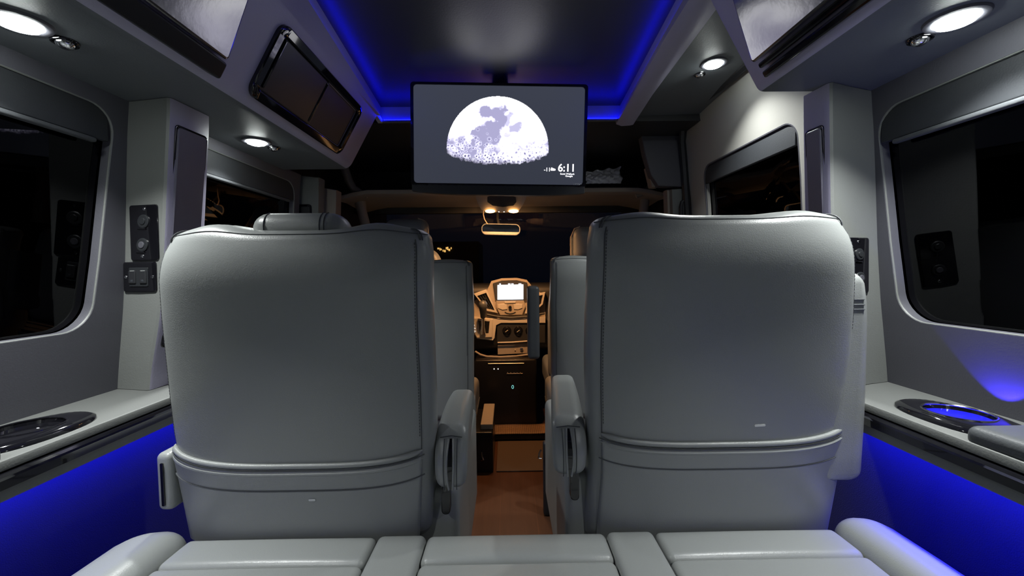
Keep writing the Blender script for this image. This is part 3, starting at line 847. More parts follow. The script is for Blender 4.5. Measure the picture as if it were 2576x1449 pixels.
# outer armrest folded up beside the back
bm = B(); za = at(2150, 1218, 'Y', .787).z; zb = at(2150, 684, 'Y', .775).z
def fr_(p):
    p = p.copy(); k = (p.z-za)/(zb-za)
    xi_, xo_ = .625+.03*k, interp([(0, .722), (.3, .722), (.5, .720), (.8, .714), (.93, .707), (1, .692)], k)
    p.x = xi_+(p.x-.63)/.07*(xo_-xi_); p.y += .015*(1-k); return p
rbox(bm, (.63, .772, za), (.70, .830, zb), .022, 10, fr_); ra = O('armrest', bm, leather, t, label='raised outer armrest')
bm = B()
for zz in (.985, .975, .966): tube(bm, [fr_(Vector((.64+.042*k/8, .772-.0002, zz))) for k in range(9)], .0012, 5)
O('arm_seam', bm, thread, ra)
seat_and_base(t, .165, .66, .86, 1.38, .50, leather)
bm = B(); plate(bm, bkR.pt(1.5*PI+.10, at(1908, 1069, 'Y', .77).z, .0005), (1, 0, .05), (0, 0, 1), .021, .0045, .002, .0006, .0002); O('scuff_mark', bm, mark_m, t)

# second row
YR2 = lambda z: 1.655+.10*(1.10-z)
def second(label, xa, xb, zt, arm):
    t = thing('captain_chair', label, 'chair', ((xa+xb)/2, 1.95, 0), G)
    bk = Back([(zt, xa, xb), (zt-.2, xa-.004, xb+.004), (.75, xa, xb), (.55, xa+.004, xb-.004), (.40, xa+.008, xb-.008)], YR2, bump=.006)
    seat_back(t, bk, leather, aisle=arm)
    seat_and_base(t, xa-.0, xb+.0, 1.74, 2.075, .50, leather)
    return t
t = second('grey captain chair in the second row on the left, mostly hidden', -.635, at(1189, 760, 'Y', 1.715).x, at(1130, 655, 'Y', 1.665).z, 1)
t = second('grey captain chair in the second row on the right, inner armrest raised', at(1386, 720, 'Y', 1.715).x, .665, at(1470, 645, 'Y', 1.665).z, -1)
a = at(1329, 905, 'Y', 1.66); b = at(1357, 720, 'Y', 1.66)
bm = B(); rbox(bm, (a.x, 1.66, a.z), (b.x, 1.75, b.z), .014, 5); O('armrest', bm, leather_dk, t, label='raised dark inner armrest')

# ------------------------------------------------------------------ rear bench
t = thing('rear_bench', 'pale grey leather rear bench across the foreground', 'bench', (0, .2, 0))
ZB = .537
def cushion(name, x0, x1, y0, y1, ztop, r=.022, crown=.006, m=leather, wing=0, flare=0):
    bm = B()
    def f(p):
        p = p.copy(); u = (p.x-(x0+x1)/2)/((x1-x0)/2); v = (p.y-(y0+y1)/2)/((y1-y0)/2)
        if p.z > ztop-.05:
            p.z += crown*(1-u*u)*(1-v*v)
            k = max(0, (p.y-.70)/.10); p.z -= .004*k*k
        if wing:
            k = max(0, min(1, (p.y-.60)/.20)); p.x -= flare*.0*k
            w_ = (u*wing+1)/2        # 0 inner .. 1 outer
            if p.z > ztop-.08: p.z -= .020*w_**3
            p.y -= .04*max(0, w_-.45)**2*4*k
        return p
    rbox(bm, (x0, y0, ztop-.14), (x1, y1, ztop), r, 10, f); return O(name, bm, m, t)
YF = .786
xs = [-.605, -.238, -.143, .205, .298, .655]
for i, (a, b) in enumerate(zip(xs, xs[1:])):
    if i % 2 == 0:
        cushion('seat_panel', a+.001, b-.001, .705, YF, ZB, .013, .003)
        cushion('seat_panel', a+.001, b-.001, -.22, .706, ZB-.001, .013, .008)
    else:
        cushion('seat_divider', a+.0005, b-.0005, -.22, YF+.001, ZB+.002, .013, .004)
cushion('seat_bolster', -.745, -.604, -.22, YF+.024, ZB+.020, .045, .004, wing=-1)
cushion('seat_bolster', .654, .775, -.22, YF+.024, ZB+.024, .045, .004, wing=1)
bm = B(); rbox(bm, (-.72, -.22, .08), (.74, .745, ZB-.10), .02, 4); O('bench_base', bm, leather_dk, t)
bm = B()
for a, b in ((-.70, -.24), (-.235, .235), (.24, .70)): rbox(bm, (a, -.42, ZB-.06), (b, -.24, 1.0), .05, 6)
O('bench_back', bm, leather, t)

# ------------------------------------------------------------------ television
TY = 1.50
tl = at(1037, 213, 'Y', TY); tr = at(1472, 219, 'Y', TY); bl = at(1045, 459, 'Y', TY+.012); br_ = at(1465, 466, 'Y', TY+.012)
tv = thing('television', 'flat television hung from the roof showing a half moon and the time', 'television', (0, TY+.03, 1.5))
cen = (tl+tr+bl+br_)/4; ux = ((tr-tl)+(br_-bl)).normalized(); vy = ((tl-bl)+(tr-br_)); vy = (vy-ux*vy.dot(ux)).normalized(); nz = ux.cross(vy)
sw = ((tr-tl).length+(br_-bl).length)/2; sh = ((tl-bl).length+(tr-br_).length)/2
def tvp(x, y, d=0): return cen+ux*(x*sw)+vy*(y*sh)+nz*d      # x, y in -.5 .. .5
def shot(px, py):                                         # photo pixel -> picture coordinates on the screen
    d_ = fw + (px-1288)/F*rt - (py-724.5)/F*up
    q = CAM + d_*((cen-CAM).dot(nz)/d_.dot(nz)) - cen
    return q.dot(ux)/sw, q.dot(vy)/sh
# picture: grey field, gibbous-lit half moon, as colours of the screen's own mesh
NX, NY = 400, 226
me = bpy.data.meshes.new('screen')
X, Y = np.meshgrid(np.linspace(-.5, .5, NX+1), np.linspace(-.5, .5, NY+1))
base = np.array(cen-tv.location); P3 = base+X[..., None]*sw*np.array(ux)+Y[..., None]*sh*np.array(vy)+.0006*np.array(nz)
idx = np.arange((NX+1)*(NY+1)).reshape(NY+1, NX+1)
faces = np.stack([idx[:-1, :-1], idx[:-1, 1:], idx[1:, 1:], idx[1:, :-1]], -1).reshape(-1, 4)
me.from_pydata(P3.reshape(-1, 3).tolist(), [], faces.tolist())
mx0, my0 = shot(1252, 375); RX = shot(1380, 375)[0]-mx0
AS = sh/sw
rng = np.random.default_rng(3)
def noise2(sc, seed, oct=4):
    r = np.random.default_rng(seed); out = np.zeros_like(X); amp = 1
    for o in range(oct):
        n = int(sc*2**o)+3; g = r.random((n, n))
        fx = (X+.5)*(n-2); fy = (Y*AS+.5)*(n-2)
        ix = np.floor(fx).astype(int); iy = np.floor(fy).astype(int); tx = fx-ix; ty = fy-iy
        tx = tx*tx*(3-2*tx); ty = ty*ty*(3-2*ty)
        v = g[iy, ix]*(1-tx)*(1-ty)+g[iy, ix+1]*tx*(1-ty)+g[iy+1, ix]*(1-tx)*ty+g[iy+1, ix+1]*tx*ty
        out += amp*(v-.5); amp *= .55
    return out
U = (X-mx0)/RX; V = (Y-my0)*AS/RX
rr = np.sqrt(U*U+V*V)
# the terminator bulges below the middle line
n1 = noise2(60, 5, 4); n2 = noise2(18, 9, 5)
term = -.035-.26*np.sqrt(np.clip(1-U*U, 0, 1)) + .05*n1
inside = (rr < 1) & (V > term)
up_k = np.clip((V-term)/.9, 0, 1)
col = np.zeros(X.shape+(3,)); col[:] = (.045, .051, .072)
col *= (1-.18*(.5-Y))[..., None]
white = np.array((2.4, 2.4, 2.5)); lav = np.array((.44, .42, .66))
mare = np.zeros_like(X)
for (px, py, r, s) in ((1219, 283, 14, 1.0), (1258, 290, 17, 1), (1275, 300, 14, .7), (1243, 325, 22, 1.1), (1225, 318, 12, .7), (1205, 355, 24, 1.2), (1240, 345, 20, .9), (1295, 320, 12, .8), (1165, 355, 16, .6), (1275, 335, 12, .5), (1180, 375, 20, .5)):
    a_, b_ = shot(px, py); rad = r/128
    dd = np.sqrt(((X-a_)/RX)**2+((Y-b_)*AS/RX)**2)/rad + 1.6*n2
    mare = np.maximum(mare, s*np.clip(1.25-dd, 0, .55)/.55)
rough_ = np.clip(1.25-up_k*1.9, 0, 1)
mare = np.clip(mare+rough_*(.95+.9*n2), 0, 1)
# craters near the terminator
cr = np.zeros_like(X)
for k in range(420):
    a_ = rng.uniform(-.97, .97); hgt = abs(rng.normal(0, .22)); tz = -.035-.26*math.sqrt(max(0, 1-a_*a_))
    b_ = tz+.02+hgt
    if a_*a_+b_*b_ > .96: continue
    R_ = rng.uniform(.010, .040)*(1.3 if a_ > .1 else .9)
    i0 = int(((a_-R_*2)*RX+mx0+.5)*NX); i1 = int(((a_+R_*2)*RX+mx0+.5)*NX)+2
    j0 = int(((b_-R_*2)*RX/AS+my0+.5)*NY); j1 = int(((b_+R_*2)*RX/AS+my0+.5)*NY)+2
    i0 = max(0, i0); j0 = max(0, j0)
    q = np.sqrt((U[j0:j1, i0:i1]-a_)**2+(V[j0:j1, i0:i1]-b_)**2)/R_
    cr[j0:j1, i0:i1] += np.exp(-((q-1)/.3)**2)*.7-np.exp(-(q/.6)**2)*.45
mc = white**(1-mare[..., None])*lav**mare[..., None]
mc = mc+(cr*(.35+.65*rough_))[..., None]*np.array((.75, .75, .85))
fade = np.clip((V-term)/.12, 0, 1); mc *= (.28+.72*fade)[..., None]
mc = np.clip(mc, .03, 2.6)
col[inside] = mc[inside]
ca = me.color_attributes.new('picture', 'FLOAT_COLOR', 'POINT')
ca.data.foreach_set('color', np.concatenate([col, np.ones(X.shape+(1,))], -1).reshape(-1).astype(np.float32))
sm = bpy.data.materials.new('television picture'); sm.use_nodes = True; nt = sm.node_tree; b = nt.nodes['Principled BSDF']
b.inputs['Base Color'].default_value = (.01, .01, .012, 1); b.inputs['Roughness'].default_value = .25
at_ = nt.nodes.new('ShaderNodeAttribute'); at_.attribute_name = 'picture'; nt.links.new(at_.outputs['Color'], b.inputs['Emission Color']); b.inputs['Emission Strength'].default_value = 1.0
me.materials.append(sm); o = bpy.data.objects.new('screen', me); C.objects.link(o); o.parent = tv
# housing
def tvring(w0, h0, d, dy=0): return [tvp(0, dy, d)+ux*x+vy*y for x, y in rrect(w0, h0, .012, 5)]
bm = B(); loft(bm, [tvring(sw+.022, sh+.020, -.010), tvring(sw+.024, sh+.022, -.006), tvring(sw+.022, sh+.018, .003), tvring(sw+.002, sh+.002, .003), tvring(sw, sh, .0005)], True, False, False); O('bezel', bm, gloss, tv, ang=30)
bm = B(); loft(bm, [tvring(sw+.022, sh+.020, -.009), tvring(sw*.98, sh*.97, -.03), tvring(sw*.7, sh*.7, -.045)]); O('rear_housing', bm, dark_m, tv, ang=30)
# deeper chin below the picture
chin = []
for k in range(25):
    x = -.5+k/24; y = -.5-.016; chin.append((x*(sw+.016), y*sh))
low = [(x, -.5*sh-.030-.010*(1-(2*x/(sw))**4)) for x, _ in reversed(chin)]
bm = B(); poly = [tvp(0, 0, .003)+ux*x+vy*y for x, y in chin+low]; prism(bm, poly, nz*-.03, .002); O('chin', bm, dark_m, tv, ang=30)
rz = math.atan2(ux.y, ux.x)
def tvtext(name, s, px, py, size, bold=.0):
    a_, b_ = shot(px, py); q = tvp(a_, b_, .0012)
    o = text_mesh(name, s, size, text_e, tv, (0, 0, 0), extr_bold=bold)
    me = o.data; me.transform(Matrix.Translation(root_loc(tv)))
    me.transform(Matrix.Rotation(-PI/2, 4, 'X'))
    R = Matrix((ux, vy, nz)).transposed().to_4x4(); R.translation = q-root_loc(tv); me.transform(R); return o
kpx = TY/F
tvtext('clock_text', '6:11', 1403, 431, 26*kpx, .0006)
tvtext('temperature_text', '-11°', 1368, 431, 13*kpx, .0003)
tvtext('caption_text', 'Scott Wallock', 1409, 439.5, 6.2*kpx, .0001)
tvtext('caption_text', 'Google', 1422, 445, 6.2*kpx, .0001)
bm = B(); a_, b_ = shot(1390, 427)
for dx, r in ((-.0035, .0040), (.0022, .0052), (.0075, .0034)):
    q = tvp(a_, b_, .0010)+ux*dx
    ring = [q+ux*r*K_(2*PI*k/20)+vy*max(-.0036, r*S_(2*PI*k/20)) for k in range(20)]
    loft(bm, [ring, [p+nz*.0006 for p in ring]])
O('weather_icon', bm, text_e, tv, smooth=False)
o = tvtext('brand_lettering', 'VIZIO', 1441, 468, 9*kpx, .0001)
o.data.materials[0] = mat('silver lettering', (.5, .52, .55), .4, emit=(.5, .52, .55), es=.0)
# bracket to the roof
bm = B(); box(bm, (-.06, TY+.045, 1.52), (.06, TY+.075, 1.70), .004); box(bm, (-.03, TY+.06, 1.60), (.03, TY+.16, 1.735), .004); O('bracket', bm, dark_m, tv)

# ------------------------------------------------------------------ front cab
# roof shelf and header
bm = B()
pr = [(2.20, 1.470), (2.205, 1.452), (2.22, 1.444), (2.30, 1.448), (2.45, 1.440), (2.60, 1.437), (2.60, 1.475), (2.23, 1.480)]
zsh = at(1250, 492, 'Y', 2.2).z
def hdr(x):
    k = abs(x)/.86; lift = -.03*max(0, k-.86)/.14
    return [Vector((x, y, z+lift)) for y, z in pr]
loft(bm, [hdr(-.86+1.72*k/24) for k in range(25)])
tag(O('roof_shelf', bm, tanp), 'warm grey roof shelf above the windscreen', 'shelf')
# crinkled bag on the shelf
a = at(1475, 462, 'Y', 2.24); b = at(1567, 415, 'Y', 2.24)
bm = B()
def bagf(u, v, s):
    x = a.x+(b.x-a.x)*u; z = a.z+.003+(b.z-a.z)*v*(.72+.28*u)
    return Vector((x+.006*S_(9*v+u*5), 2.255+s*(.022*S_(u*PI)*S_(min(1, v*1.2)*PI)*(1-v*.6)+.002)+.05*v+.006*S_(23*u+7*v)*S_(11*v+3)+.004*S_(41*u-17*v), z+.004*S_(u*21)*v))
V1 = grid(bm, 26, 18, lambda u, v: bagf(u, v, -1)); grid(bm, 26, 18, lambda u, v: bagf(u, v, 1))
tag(O('plastic_bag', bm, bagm), 'crinkled clear plastic bag lying on the roof shelf by the television', 'bag')

# windscreen
t = thing('window_4', 'dark windscreen at the front of the van', 'window', (0, 2.8, 1.0), kind='structure')
bm = B(); grid(bm, 12, 6, lambda u, v: Vector((-.90+1.8*u, 2.62+.62*(1-v)+.10*(1-(2*u-1)**2), .80+.66*v))); O('pane', bm, wind_glass, t)
# cab side trim and screen pillars
def px_panel(bm, pts, Y, depth): prism(bm, [at(x, y, 'Y', Y) for x, y in pts], (0, depth, 0), .003)
bm = B(); px_panel(bm, [(1606, 300), (1660, 300), (1735, 318), (1735, 470), (1657, 468), (1638, 440), (1622, 385)], 1.935, .05)
struct('trim_4', bm, vinyl, 'grey upper panel beside the sliding door opening', ang=30)
bm = B(); px_panel(bm, [(1690, 476), (1735, 473), (1740, 640), (1696, 640)], 1.94, .05)
struct('trim_5', bm, vinyl_lt, 'pale lower pillar panel beside the sliding door opening', ang=30)
bm = B(); px_panel(bm, [(1678, 477), (1690, 476), (1697, 640), (1684, 640)], 1.97, .05)
px_panel(bm, [(1628, 420), (1640, 440), (1657, 470), (1640, 470)], 1.97, .05)
struct('trim_6', bm, tanp, 'tan pillar edge beyond the sliding door', ang=30)
bm = B(); px_panel(bm, [(749, 440), (802, 446), (800, 660), (740, 660)], 1.84, .06)
struct('trim_7', bm, vinyl_lt, 'grey left pillar beyond the forward window', ang=30)
bm = B(); px_panel(bm, [(802, 470), (846, 478), (842, 660), (800, 660)], 1.93, .06)
struct('trim_8', bm, tanp, 'tan left pillar edge beside the driver seat', ang=30)
t = thing('switch_plate', 'small black switch plate on the far left pillar', 'switch plate', at(769, 545, 'Y', 1.84))
bm = B(); plate(bm, at(768, 546, 'Y', 1.84)+Vector((0, .002, 0)), (1, 0, 0), (0, 0, 1), .060, .110, .012, .008); O('plate', bm, gloss, t)
bm = B(); plate(bm, at(768, 546, 'Y', 1.84)+Vector((0, -.005, 0)), (1, 0, 0), (0, 0, 1), .044, .09, .008, .003); O('cover', bm, dark_m, t)
for sd, nm, lb, q in ((-1, 'trim_9', 'tan left windscreen pillar', [(905, 500), (910, 530), (918, 560), (930, 640)]), (1, 'trim_10', 'tan right windscreen pillar', [(1632, 478), (1622, 500), (1618, 540), (1616, 640)])):
    bm = B(); tube(bm, [at(x, y, 'Y', 2.35) for x, y in q], [.034, .026, .026, .036], 12); struct(nm, bm, tanp, lb)
# corner fillets of the shelf
bm = B(); tube(bm, [at(x, y, 'Y', 2.25) for x, y in ((1655, 420), (1645, 455), (1630, 480), (1600, 494))], [.022, .022, .02, .012], 10); struct('trim_11', bm, tanp, 'curved tan corner of the roof shelf on the right')
bm = B(); tube(bm, [at(x, y, 'Y', 2.25) for x, y in ((866, 420), (878, 455), (890, 475), (925, 494))], [.022, .022, .02, .012], 10); struct('trim_12', bm, tanp, 'curved tan corner of the roof shelf on the left')
# cab sides, dark
bm = B(); box(bm, (-.97, 1.8, 0), (-.93, 3.3, 1.7)); box(bm, (.93, 1.94, 0), (.97, 3.3, 1.7))
struct('trim_13', bm, dark_m, 'dark cab sides', smooth=False)
# seat-belt loop on the right pillar
t = thing('belt_guide', 'black seat belt guide on the pale pillar by the sliding door', 'belt guide', at(1722, 515, 'Y', 1.92))
bm = B(); tube(bm, [at(x, y, 'Y', 1.925) for x, y in ((1714, 545), (1713, 520), (1716, 508), (1722, 504), (1730, 506), (1733, 515))], .009, 10); O('loop', bm, dark_m, t)
bm = B(); tube(bm, [at(1719, 512, 'Y', 1.92), at(1720, 600, 'Y', 1.92)], .004, 6); O('belt', bm, plug, t)

# overhead lamp console
t = thing('lamp_console', 'roof console with two amber reading lamps', 'console', at(1258, 492, 'Y', 2.24))
bm = B()
def cring(px, Y): return [at(x, y, 'Y', Y) for x, y in px]
loft(bm, [cring([(1196, 486), (1325, 486), (1323, 500), (1316, 515), (1306, 529), (1282, 533), (1236, 533), (1212, 529), (1203, 515), (1198, 500)], 2.24), cring([(1200, 486), (1318, 486), (1316, 497), (1310, 508), (1300, 516), (1280, 518), (1238, 518), (1218, 516), (1210, 508), (1204, 497)], 2.42)]); O('console_body', bm, tanp, t)
bm = B(); pts = [(1226+3*K_(a)*0, 492) for a in (0,)]
px = [(1226, 495), (1235, 491), (1285, 491), (1297, 495), (1299, 508), (1292, 518), (1265, 521), (1238, 518), (1226, 508)]
prism(bm, cring(px, 2.236), (0, .006, 0), .002); O('glasses_pocket', bm, dark_m, t)
for x in (1233, 1292):
    bm = B(); c = at(x, 531, 'Y', 2.232)
    ring = lambda s, dy: [c+Vector((.026*s*K_(2*PI*k/24), dy, .0085*s*S_(2*PI*k/24))) for k in range(24)]
    loft(bm, [ring(1, .012), ring(1, 0), ring(.7, -.005), ring(.2, -.007)]); O('lamp_lens', bm, amber_e, t, label='lit amber lens')
    area_light('cab_lamp', (c.x, c.y+.0, c.z-.014), (.55, 0, 0), 'DISK', .03, 0, (1, .47, .17), 4.4, 2.7)
for x in (1255, 1268):
    bm = B(); plate(bm, at(x, 533, 'Y', 2.228), (1, 0, 0), (0, 0, 1), .008, .005, .002, .002, .0006); O('button', bm, dot_e, t)
# rear-view mirror
c = at(1260, 577, 'Y', 2.48)
t = thing('rear_view_mirror', 'oval rear-view mirror at the top of the windscreen', 'mirror', c)
u_ = Vector((1, 0, -.03)).normalized()
bm = B(); k = 2.48/F; plate(bm, c+Vector((0, .012, 0)), u_, (0, 0, 1), 98*k, 29*k, 13*k, .014, .004, 8); O('housing', bm, leather_dk, t)
bm = B(); plate(bm, c+Vector((0, -.0005, 0)), u_, (0, -.10, 1), 93*k, 24.5*k, 11*k, .003, .001, 8); O('mirror_glass', bm, mirror_m, t)
bm = B(); tube(bm, [c+Vector((-.01, .01, .02)), c+Vector((-.02, .06, .07)), c+Vector((-.02, .10, .12))], .008, 8); O('stem', bm, dark_m, t)
bm = B(); tube(bm, [at(1217, 520, 'Y', 2.43), at(1216, 540, 'Y', 2.44), at(1219, 552, 'Y', 2.46), at(1228, 566, 'Y', 2.48)], .003, 6); O('cable', bm, tanp, t)

# front seats
def front_seat(label, xc, zt_, y0, edge):
    t = thing('front_seat', label, 'seat', (xc, y0+.3, 0), 'front cab seats')
    bm = B()
    def f(p):
        p = p.copy(); p.y += .10*(1.1-p.z)*0; return p
    rbox(bm, (xc-.115, y0, zt_-.20), (xc+.125, y0+.10, zt_), .05, 8, f); O('headrest', bm, leather_fr, t)
    bm = B(); tube(bm, [Vector((xc+edge*.122, y0+.03, zt_-.18)), Vector((xc+edge*.122, y0+.03, zt_-.06)), Vector((xc+edge*.100, y0+.03, zt_-.012)), Vector((xc+edge*.07, y0+.03, zt_-.001))], .004, 6); O('headrest_piping', bm, tanp, t)
    def g(p):
        p = p.copy(); c_ = xc; k = max(0, (p.z-.75)/.4); p.x = c_+(p.x-c_)*(1-.32*k*k); p.y -= .0; return p
    bm = B(); rbox(bm, (xc-.25, y0-.02, .42), (xc+.25, y0+.11, zt_-.17), .05, 10, g); O('backrest', bm, leather_fr, t)
    bm = B(); rbox(bm, (xc-.25, y0+.0, .32), (xc+.25, y0+.50, .48), .04, 5); O('seat_cushion', bm, leather_fr, t)
    bm = B(); rbox(bm, (xc-.20, y0+.05, .0), (xc+.20, y0+.45, .33), .015, 2); O('pedestal', bm, dark_m, t)
    return t
a = at(1016, 548, 'Y', 2.26); front_seat('dark driver seat whose headrest shows left of the mirror', a.x, a.z, 2.26, 1)
a = at(1494, 568, 'Y', 2.26); front_seat('dark passenger seat behind the right captain chairs', a.x, a.z, 2.26, -1)

# ------------------------------------------------------------------ dashboard
YD = 2.70
t = thing('dashboard', 'dashboard with lit screen, gear lever and climate knobs', 'dashboard', at(1285, 760, 'Y', YD))
def Dp(pts, dy=0): return [at(x, y, 'Y', YD+dy) for x, y in pts]
bm = B(); z_ = at(1285, 705, 'Y', YD+.06).z
rbox(bm, (-.88, YD+.05, .50), (.88, YD+.50, z_-.03), .05, 6); O('dash_body', bm, dark_m, t)
bm = B(); loft(bm, [Dp([(1196, 752), (1225, 735), (1240, 708), (1262, 703), (1300, 702), (1322, 706), (1337, 722), (1365, 740), (1368, 800), (1200, 806)], .10), Dp([(1190, 760), (1222, 738), (1236, 707), (1262, 700), (1300, 699), (1325, 704), (1340, 722), (1372, 745), (1372, 800), (1192, 808)], .04)]); O('hood', bm, tanp, t)
bm = B(); prism(bm, Dp([(1240, 713), (1262, 706), (1300, 705), (1326, 711), (1332, 752), (1318, 756), (1250, 757), (1246, 752)], .02), (0, .03, 0), .002); O('screen_surround', bm, dark_m, t)
bm = B(); prism(bm, Dp([(1251.5, 717), (1316.5, 715.5), (1316.5, 753), (1251.5, 754)], .015), (0, .006, 0), .0005); O('touch_screen', bm, white_e, t, smooth=False, label='glowing white touch screen')
bm = B()
for x, w_ in ((1258, 4), (1281, 6), (1289, 6), (1308, 7)): prism(bm, Dp([(x-w_/2, 713), (x+w_/2, 713), (x+w_/2, 716), (x-w_/2, 716)], .014), (0, .003, 0))
O('status_icons', bm, text_e, t, smooth=False)
bm = B(); prism(bm, Dp([(1248, 757), (1318, 756), (1322, 770), (1314, 792), (1258, 793), (1249, 772)], .01), (0, .04, 0), .003); fp_ = O('control_panel', bm, tanp, t)
for px in ([(1252, 766), (1266, 764), (1275, 766), (1276, 778), (1264, 780), (1253, 775)], [(1292, 766), (1304, 764), (1315, 765), (1314, 775), (1303, 779), (1293, 778)], [(1268, 757), (1298, 757), (1297, 762), (1270, 763)]):
    bm = B(); prism(bm, Dp(px, .004), (0, .008, 0), .002); O('button_cluster', bm, silverp, fp_)
bm = B(); lathe(bm, [(.011, .0), (.011, -.012), (.009, -.015), (.0005, -.0155)], at(1283, 773, 'Y', YD+.008), 'Y', 20); O('volume_knob', bm, gloss, fp_)
bm = B(); tube(bm, Dp([(1270, 785), (1276, 788), (1283, 789), (1290, 788), (1297, 785)], .008), .003, 6); O('button_strip', bm, dark_m, fp_)
# side vents, slanted
for px, sl in (([(1192, 739), (1223, 728), (1252, 788), (1226, 783)], 1), ([(1332, 752), (1346, 740), (1372, 735), (1366, 765), (1345, 785), (1320, 790)], -1)):
    bm = B(); P_ = Dp(px, 0); c_ = sum(P_, Vector())/len(P_)
    inn = [p+(c_-p)*.26 for p in P_]
    loft(bm, [[p+Vector((0, .04, 0)) for p in P_], [p+Vector((0, -.004, 0)) for p in P_], [p+(c_-p)*.05+Vector((0, -.008, 0)) for p in P_], [p+Vector((0, -.008, 0)) for p in inn], [p+Vector((0, .02, 0)) for p in inn]], True, False, False); v_ = O('air_vent', bm, silverp, t, ang=30)
    bm = B(); prism(bm, [p+Vector((0, .012, 0)) for p in inn], (0, .004, 0)); O('vent_core', bm, gloss, v_)
    bm = B()
    for k in (.25, .5, .75):
        tube(bm, [inn[0].lerp(inn[1], k)+Vector((0, .006, 0)), inn[-1].lerp(inn[2], k)+Vector((0, .006, 0))], .003, 6)
    O('vent_slats', bm, plug, v_)
# lower fascia
bm = B(); loft(bm, [Dp([(1186, 795), (1232, 800), (1285, 804), (1372, 796), (1372, 812), (1260, 812), (1248, 818), (1244, 850), (1240, 856), (1200, 852), (1186, 830)], .0), Dp([(1186, 795), (1232, 800), (1285, 804), (1372, 796), (1372, 812), (1260, 812), (1248, 818), (1244, 850), (1240, 856), (1200, 852), (1186, 830)], .06)]); O('fascia', bm, silverp, t, ang=30)
bm = B(); tube(bm, Dp([(1225, 791), (1255, 797), (1285, 799), (1320, 797), (1370, 788)], -.004), .008, 8); O('trim_strip', bm, dark_m, t)
bm = B(); prism(bm, Dp([(1250, 816), (1262, 812), (1372, 811), (1372, 862), (1250, 864)], .01), (0, .05, 0), .003); cp = O('climate_panel', bm, dark_m, t)
for x in (1275, 1304, 1333):
    bm = B(); c_ = at(x, 832, 'Y', YD+.01)
    lathe(bm, [(.030, .004), (.030, -.003), (.027, -.005), (.025, -.004), (.022, -.014), (.019, -.017), (.0005, -.017)], c_, 'Y', 24); kn = O('climate_knob', bm, gloss, cp)
    bm = B(); tube(bm, [c_+Vector((-.010, -.018, -.006)), c_+Vector((.008, -.018, .007))], .0022, 6); O('pointer', bm, silverp, kn)
bm = B(); tube(bm, Dp([(1252, 862), (1290, 861), (1340, 857)], 0), .0045, 8); O('trim_strip', bm, silverp, t)
bm = B(); prism(bm, Dp([(1252, 866), (1340, 862), (1340, 888), (1252, 892)], .02), (0, .05, 0), .002); sp_ = O('socket_panel', bm, tanp, t)
bm = B(); lathe(bm, [(.011, .003), (.011, -.006), (.008, -.008), (.0005, -.008)], at(1312, 878, 'Y', YD+.018), 'Y', 18); O('power_socket', bm, chrome, sp_)
bm = B(); lathe(bm, [(.004, .003), (.004, -.004), (.0005, -.0045)], at(1296, 880, 'Y', YD+.018), 'Y', 12); O('indicator', bm, silverp, sp_)
bm = B(); tube(bm, Dp([(1195, 884), (1208, 892), (1225, 897), (1260, 898), (1300, 896), (1345, 890)], -.01), .007, 8); O('tray_lip', bm, tanp, t)
# gear gate and lever
bm = B(); prism(bm, Dp([(1186, 800), (1240, 804), (1238, 848), (1200, 850), (1188, 830)], -.012), (0, .012, 0), .002); gg = O('gear_gate', bm, silverp, t)
bm = B(); prism(bm, Dp([(1202, 806), (1232, 808), (1229, 838), (1208, 840)], -.0135), (0, .004, 0), .001); O('gate_slot', bm, gloss, gg)
for k, s in enumerate('PRND'):
    text_mesh('gear_letter', s, .014, dot_e, gg, at(1190.5+k*.8, 813+k*7.5, 'Y', YD-.0145))
a = at(1215, 838, 'Y', YD-.02); b_ = at(1215, 800, 'Y', YD-.07); c_ = at(1215, 757, 'Y', YD-.12)
bm = B(); tube(bm, [a, a.lerp(b_, .5), b_], [.020, .011, .011], 12); gl = O('gear_lever', bm, chrome, t)
bm = B(); ax_ = (c_-b_)
tube(bm, [b_+ax_*k for k in (0, .04, .2, .45, .7, .86, .95, 1.0)], [.010, .016, .018, .022, .027, .026, .019, .004], 16); O('gear_knob', bm, leather_dk, gl)

# lower black console with meter
t = thing('floor_console', 'black floor console with a small lit digit', 'console', at(1270, 1040, 'Y', 2.62))
a = at(1195, 1052, 'Y', 2.62); b = at(1350, 903, 'Y', 2.62)
bm = B(); rbox(bm, (a.x, 2.62, .0), (b.x, 2.95, b.z), .015, 3); O('console_body', bm, satin_b, t)
bm = B(); tube(bm, [at(1228, 915, 'Y', 2.618), at(1318, 914, 'Y', 2.618)], .003, 6); O('slot_edge', bm, silverp, t)
for x in (1243, 1253):
    bm = B(); lathe(bm, [(.004, .0), (.004, -.003), (.0005, -.004)], at(x, 928, 'Y', 2.62), 'Y', 10); O('indicator', bm, dot_e, t)
bm = B(); tube(bm, [at(1275, 940, 'Y', 2.618), at(1315, 939.5, 'Y', 2.618)], .0025, 6)
for k in range(5): tube(bm, [at(1277+k*8, 940, 'Y', 2.617), at(1277+k*8, 937, 'Y', 2.617)], .0025, 5)
O('slider_scale', bm, tanp, t)
text_mesh('meter_digit', '0', .034, cyan_e, t, at(1286.5, 978, 'Y', 2.617))

